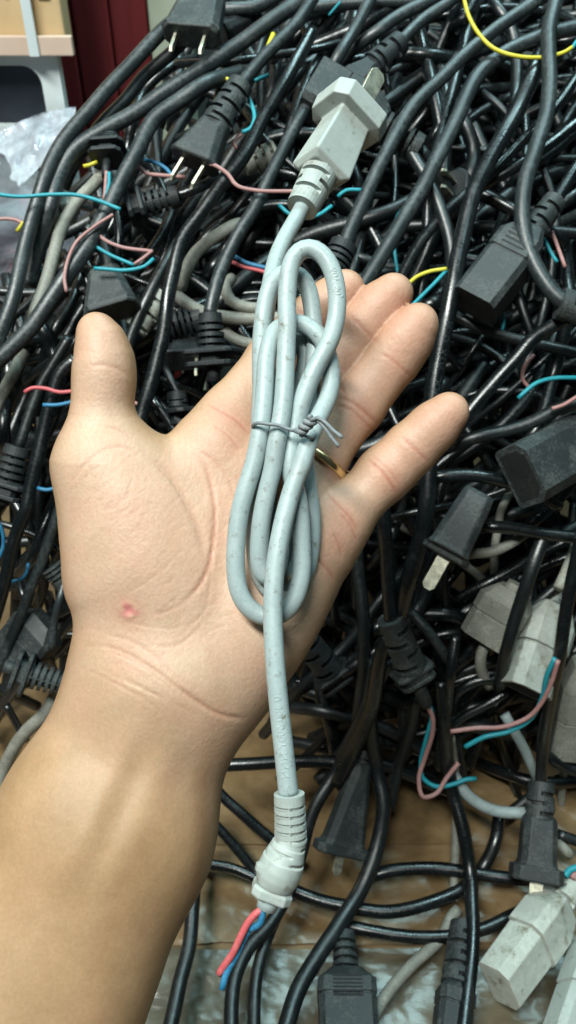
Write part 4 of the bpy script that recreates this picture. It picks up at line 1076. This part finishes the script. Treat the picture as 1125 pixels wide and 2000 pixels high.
t = cord_thing('dim black connector block low on the left beside the wrist', (55, 1250), 4)
fr = fr_px((90, 1210), (20, 1290), 2, 12)
connector(t, fr, 'plugk', .0150, .0085, 0, .006, 3, 'ring', .5, False, .003, .001)

t = cord_thing('thin dark ribbed boot in the gap beside the thumb base', (118, 1115), 8)
add('strain_relief', boot_data(fr_px((128, 1140), (100, 1105), 8), 0, .012, .0060, .0066, 3, 'ring'), 'plugk', t, 0)

t = cord_thing('pair of rectangular plug pins standing up in the dark beyond the fingertips', (880, 375), 2)
fr = fr_px((905, 395), (885, 372), -6, 10, -14, 0)
plug(t, fr, 'plugd', .0125, .0085, .010, .008, 0, .006, 3, 'ring', .016, .0046, .004, wid=.0040)

t = cord_thing('dark bushing lost in the black shadow below the little finger', (630, 1320), -4)
fr = fr_px((590, 1240), (690, 1370), -6, 0)
grommet(t, fr, 'plugd', .0085, 4, 'stagger', .55, .0120, .0090, .0036)

t = cord_thing('grey cable stubs cut short at the right edge beside the square-flanged plug', (1110, 1660), 10, 'cable ends', 'cable_ends')
cable([(1085, 1645, -6), (1098, 1655), (1115, 1672)], 20, 'greyold', 12, t)
cable([(1090, 1630), (1110, 1637), (1150, 1652)], 22, 'black2', 8, t)
cw([(1104, 1712), (1112, 1700), (1135, 1692)], 'cyan', 26, t, w=15); cw([(1118, 1716), (1126, 1702), (1150, 1694)], 'pink', 24, t, w=15)

# ---- loose wires ------------------------------------------------------------------------------
WIRES = [
 ('long teal wire reaching in from the left edge across the heap', [(-30, 372), (0, 380), (40, 384), (100, 380), (150, 381), (192, 392), (235, 409)], 'cyan', 42, 9),
 ('dusty pink wire drooping from below the teal wire\'s tip', [(221, 419), (185, 442), (150, 472), (132, 510), (126, 545), (130, 570)], 'pink', 37, 8),
 ('bright blue wire arc ending above the charcoal plug', [(300, 505), (283, 520), (245, 528), (210, 526), (184, 524)], 'cyan', 36, 9),
 ('short pink wire under the bright blue arc', [(298, 489), (280, 504), (262, 516)], 'pink', 33, 8),
 ('pink wire running from the two pin plug to the grey plug\'s boot', [(410, 320), (422, 324), (445, 340), (462, 362), (500, 372), (580, 374)], 'pink', 36, 9),
 ('pink wire left of the two pin plug\'s pins', [(272, 326), (285, 338), (310, 342), (340, 344), (362, 346)], 'pink', 20, 9),
 ('dark teal wire behind the two pin plug\'s pins', [(282, 312), (305, 318), (325, 330), (340, 350)], 'blue', 16, 9),
 ('teal wire curling beside the ribbed boot of the two pin plug', [(478, 178), (492, 205), (497, 232), (488, 252), (473, 258)], 'cyan', 26, 9),
 ('tiny pink wire end beside the curling teal wire', [(472, 262), (456, 278), (462, 290)], 'pink', 18, 8),
 ('yellow wire hanging in a loop at the top right', [(902, -20), (907, 0), (915, 30), (935, 66), (965, 95), (1010, 110), (1060, 112), (1100, 103), (1118, 92)], 'yellow', 34, 9),
 ('short cyan wire at the end of the yellow loop', [(1118, 95), (1124, 84), (1140, 68)], 'cyan', 34, 9),
 ('short yellow wire between cables at the top centre', [(534, 66), (524, 90), (513, 114)], 'yellow', 32, 11),
 ('short yellow wire beside the ribbed boot at the top left', [(420, 147), (440, 153), (464, 163)], 'yellow', 26, 9),
 ('yellow sliver of wire beside the square collared bushing', [(163, 325), (176, 322), (190, 316)], 'yellow', 24, 9),
 ('yellow sliver of wire behind the thick cable near the pink wires', [(272, 268), (281, 255), (292, 238)], 'yellow', 28, 9),
 ('short cyan wire at top centre near the yellow one', [(498, 158), (510, 152), (525, 147)], 'cyan', 16, 9),
 ('stray cyan wire under the dusty cable at the very top', [(642, 30), (655, 15), (664, 4)], 'cyan', 16, 6),
 ('short cyan wire arching under the grey plug', [(660, 384), (676, 372), (708, 371)], 'cyan', 18, 9),
 ('teal wire curving below the grey plug\'s boot', [(545, 400), (565, 418), (592, 426), (622, 420), (648, 402)], 'cyan', 16, 9),
 ('yellow wire bridging the middle fingertip and the lettered cable', [(765, 545), (790, 557), (815, 540), (840, 530), (872, 525)], 'yellow', 28, 9),
 ('cyan wire slanting down to the ring fingertip', [(872, 528), (850, 552), (828, 574), (800, 602)], 'cyan', 27, 9),
 ('teal wire standing up behind the middle fingertip', [(792, 400), (775, 425), (769, 455), (772, 500), (778, 540)], 'cyan', 4, 8),
 ('faded pink wire curling in the dark right of the ring fingertip', [(1043, 693), (1027, 712), (1020, 738), (1034, 758)], 'pink', 14, 9),
 ('cyan wire arching to the right edge above the level cable', [(1012, 778), (1028, 763), (1048, 748), (1080, 739), (1150, 738)], 'cyan', 20, 10),
 ('faded pink wire at the right edge below the cyan arch', [(1078, 798), (1098, 792), (1125, 776), (1150, 758)], 'pink', 24, 9),
 ('short teal wire upright under the boxy black connector', [(978, 605), (984, 625), (980, 648)], 'cyan', 6, 8),
 ('long pink wire draped from the white connector toward the left', [(1090, 1290), (1078, 1330), (1058, 1372), (1030, 1402), (980, 1420), (930, 1422), (880, 1429)], 'pink', 42, 11),
 ('blue wire beside the long pink one, its cut end lower', [(1084, 1285), (1068, 1320), (1060, 1360), (1035, 1405), (995, 1428), (945, 1440), (908, 1459)], 'cyan', 39, 12),
 ('red wire poking out left of the thumb', [(48, 766), (62, 758), (90, 759), (115, 766), (150, 763)], 'red', 34, 9),
 ('blue wire poking out left of the thumb under the red one', [(84, 791), (112, 791), (150, 783)], 'blue', 35, 9),
 ('small blue wire at the thumb\'s base on the left', [(73, 953), (90, 957), (115, 952)], 'blue', 28, 9),
 ('blue wire beside a red one behind the coil, upper of the two', [(457, 500), (478, 512), (505, 520), (540, 527)], 'blue', 16, 10),
 ('red wire under a blue one behind the coil', [(454, 512), (478, 522), (505, 528), (540, 538)], 'red', 15, 9),
 ('pink wire curving in at the left edge by a yellow scrap', [(-15, 430), (10, 427), (32, 430), (52, 441)], 'pink', 14, 8),
 ('yellow wire scrap at the left edge', [(33, 452), (42, 440), (46, 434)], 'yellow', 16, 9),
 ('small blue wire scrap at the left, below the yellow one', [(55, 522), (70, 524), (84, 530)], 'cyan', 10, 9),
 ('blue wire end curled low on the left in a dark gap', [(22, 1136), (40, 1132), (52, 1118), (55, 1100)], 'blue', 14, 8),
 ('pink wire end showing between thumb-side cable and thumb', [(262, 786), (275, 792), (288, 800)], 'pink', 14, 8),
 ('red wire end showing by the index finger\'s base', [(340, 826), (352, 828), (372, 820)], 'red', 12, 8),
 ('blue wire in the dark at the left edge', [(-10, 1010), (4, 1035), (6, 1070), (-8, 1100)], 'blue', 8, 9),
]
for lb, pts, mt, lift, w in WIRES: cw(pts, mt, lift, None, lb, w)

# ---- the cables below the top ones ------------------------------------------------------------
def inside(x, y):
    if y < 480: 
        if x < np.interp(y, [-150, 0, 130, 275, 400, 480], [560, 430, 300, 170, 100, 70]): return False
    if y > 1500 - 40 * math.sin(x * .02) and x < 880: return False
    if y > 1280 and 140 < x < 500: return False
    return y < 1640
def filler_path(r, dmin, dmax, lo, hi):
    for _ in range(60):
        x, y = r.uniform(-40, 1160), r.uniform(-90, 1600)
        if not inside(x, y): continue
        a = r.gauss(-52, 26) if r.random() < .66 else r.uniform(-180, 180)
        if y < 260 and x > 500 and r.random() < .55: a = r.gauss(-14, 20)
        n_ = r.randint(4, 7); st = r.uniform(lo, hi) / n_; c = r.gauss(0, 11); pts = []; dep = r.uniform(dmin, dmax)
        ang = math.radians(a); xx, yy = x, y
        for k in range(n_ + 1):
            if not inside(xx, yy): break
            pts.append((xx, yy, -1000 * (dep + r.uniform(-.006, .006)) - (18 if k in (0, n_) else 0)))
            ang += math.radians(c + r.gauss(0, 8)); xx += st * math.cos(ang); yy += st * math.sin(ang)
        if len(pts) >= 3: return pts
    return None
r_ = random.Random(5)
deep = []
for i in range(235):
    p_ = filler_path(r_, .008, .058, 240, 900)
    if p_ is None: continue
    mt = r_.choice(['black', 'black', 'black', 'black2']) if r_.random() < .95 else 'greyold'  # gap shade put into the colour: buried cables take the darkest blacks
    w = r_.choice([r_.uniform(13, 19), r_.uniform(19, 25), r_.uniform(24, 32)])
    if mt == 'greyold' and min(q_[1] for q_ in p_) < 480: mt = 'blackg'
    if mt == 'greyold':
        cable(p_, w, mt, 0, None, 'grimy grey cable half buried among the black ones in the heap', 'grey cables buried in the heap', 10)
    else:
        cable(p_, w, mt, 0, None, 'plain black cable buried in the tangle, lying under other cables', 'black cables buried in the heap', 10)
for i in range(34):                               # cables that fill the dark gap above the box
    x, y = r_.uniform(500, 900), r_.uniform(1300, 1500); a = math.radians(r_.choice([r_.gauss(100, 16), r_.gauss(8, 14), r_.gauss(-48, 14)])); st = r_.uniform(45, 80); p_ = []
    c_ = r_.gauss(0, .16); dp = r_.uniform(4, 34)
    for k in range(6):
        if y > 1545 or x < 480: break
        p_.append((x, y, -dp - (16 if k in (0, 5) else 0))); a += c_; x += st * math.cos(a); y += st * math.sin(a)
    if len(p_) >= 3: cable(p_, r_.uniform(18, 29), r_.choice(['black', 'black2']), 0, None, 'plain black cable buried in the tangle, lying under other cables', 'black cables buried in the heap', 10)
VF = []
for i in range(420):
    p_ = filler_path(r_, .058, .115, 300, 900)
    if p_ is None: continue
    path = spline(pts3(p_, 0), .008); VF.append(tube_data(path, r_.uniform(.0028, .0042), 7))
v, f = join(*VF)
tag(mesh_obj('cable_tangle', v, f, M['black2']), 'dark mass of cables deep inside the heap', 'cable tangle', None, 'stuff')
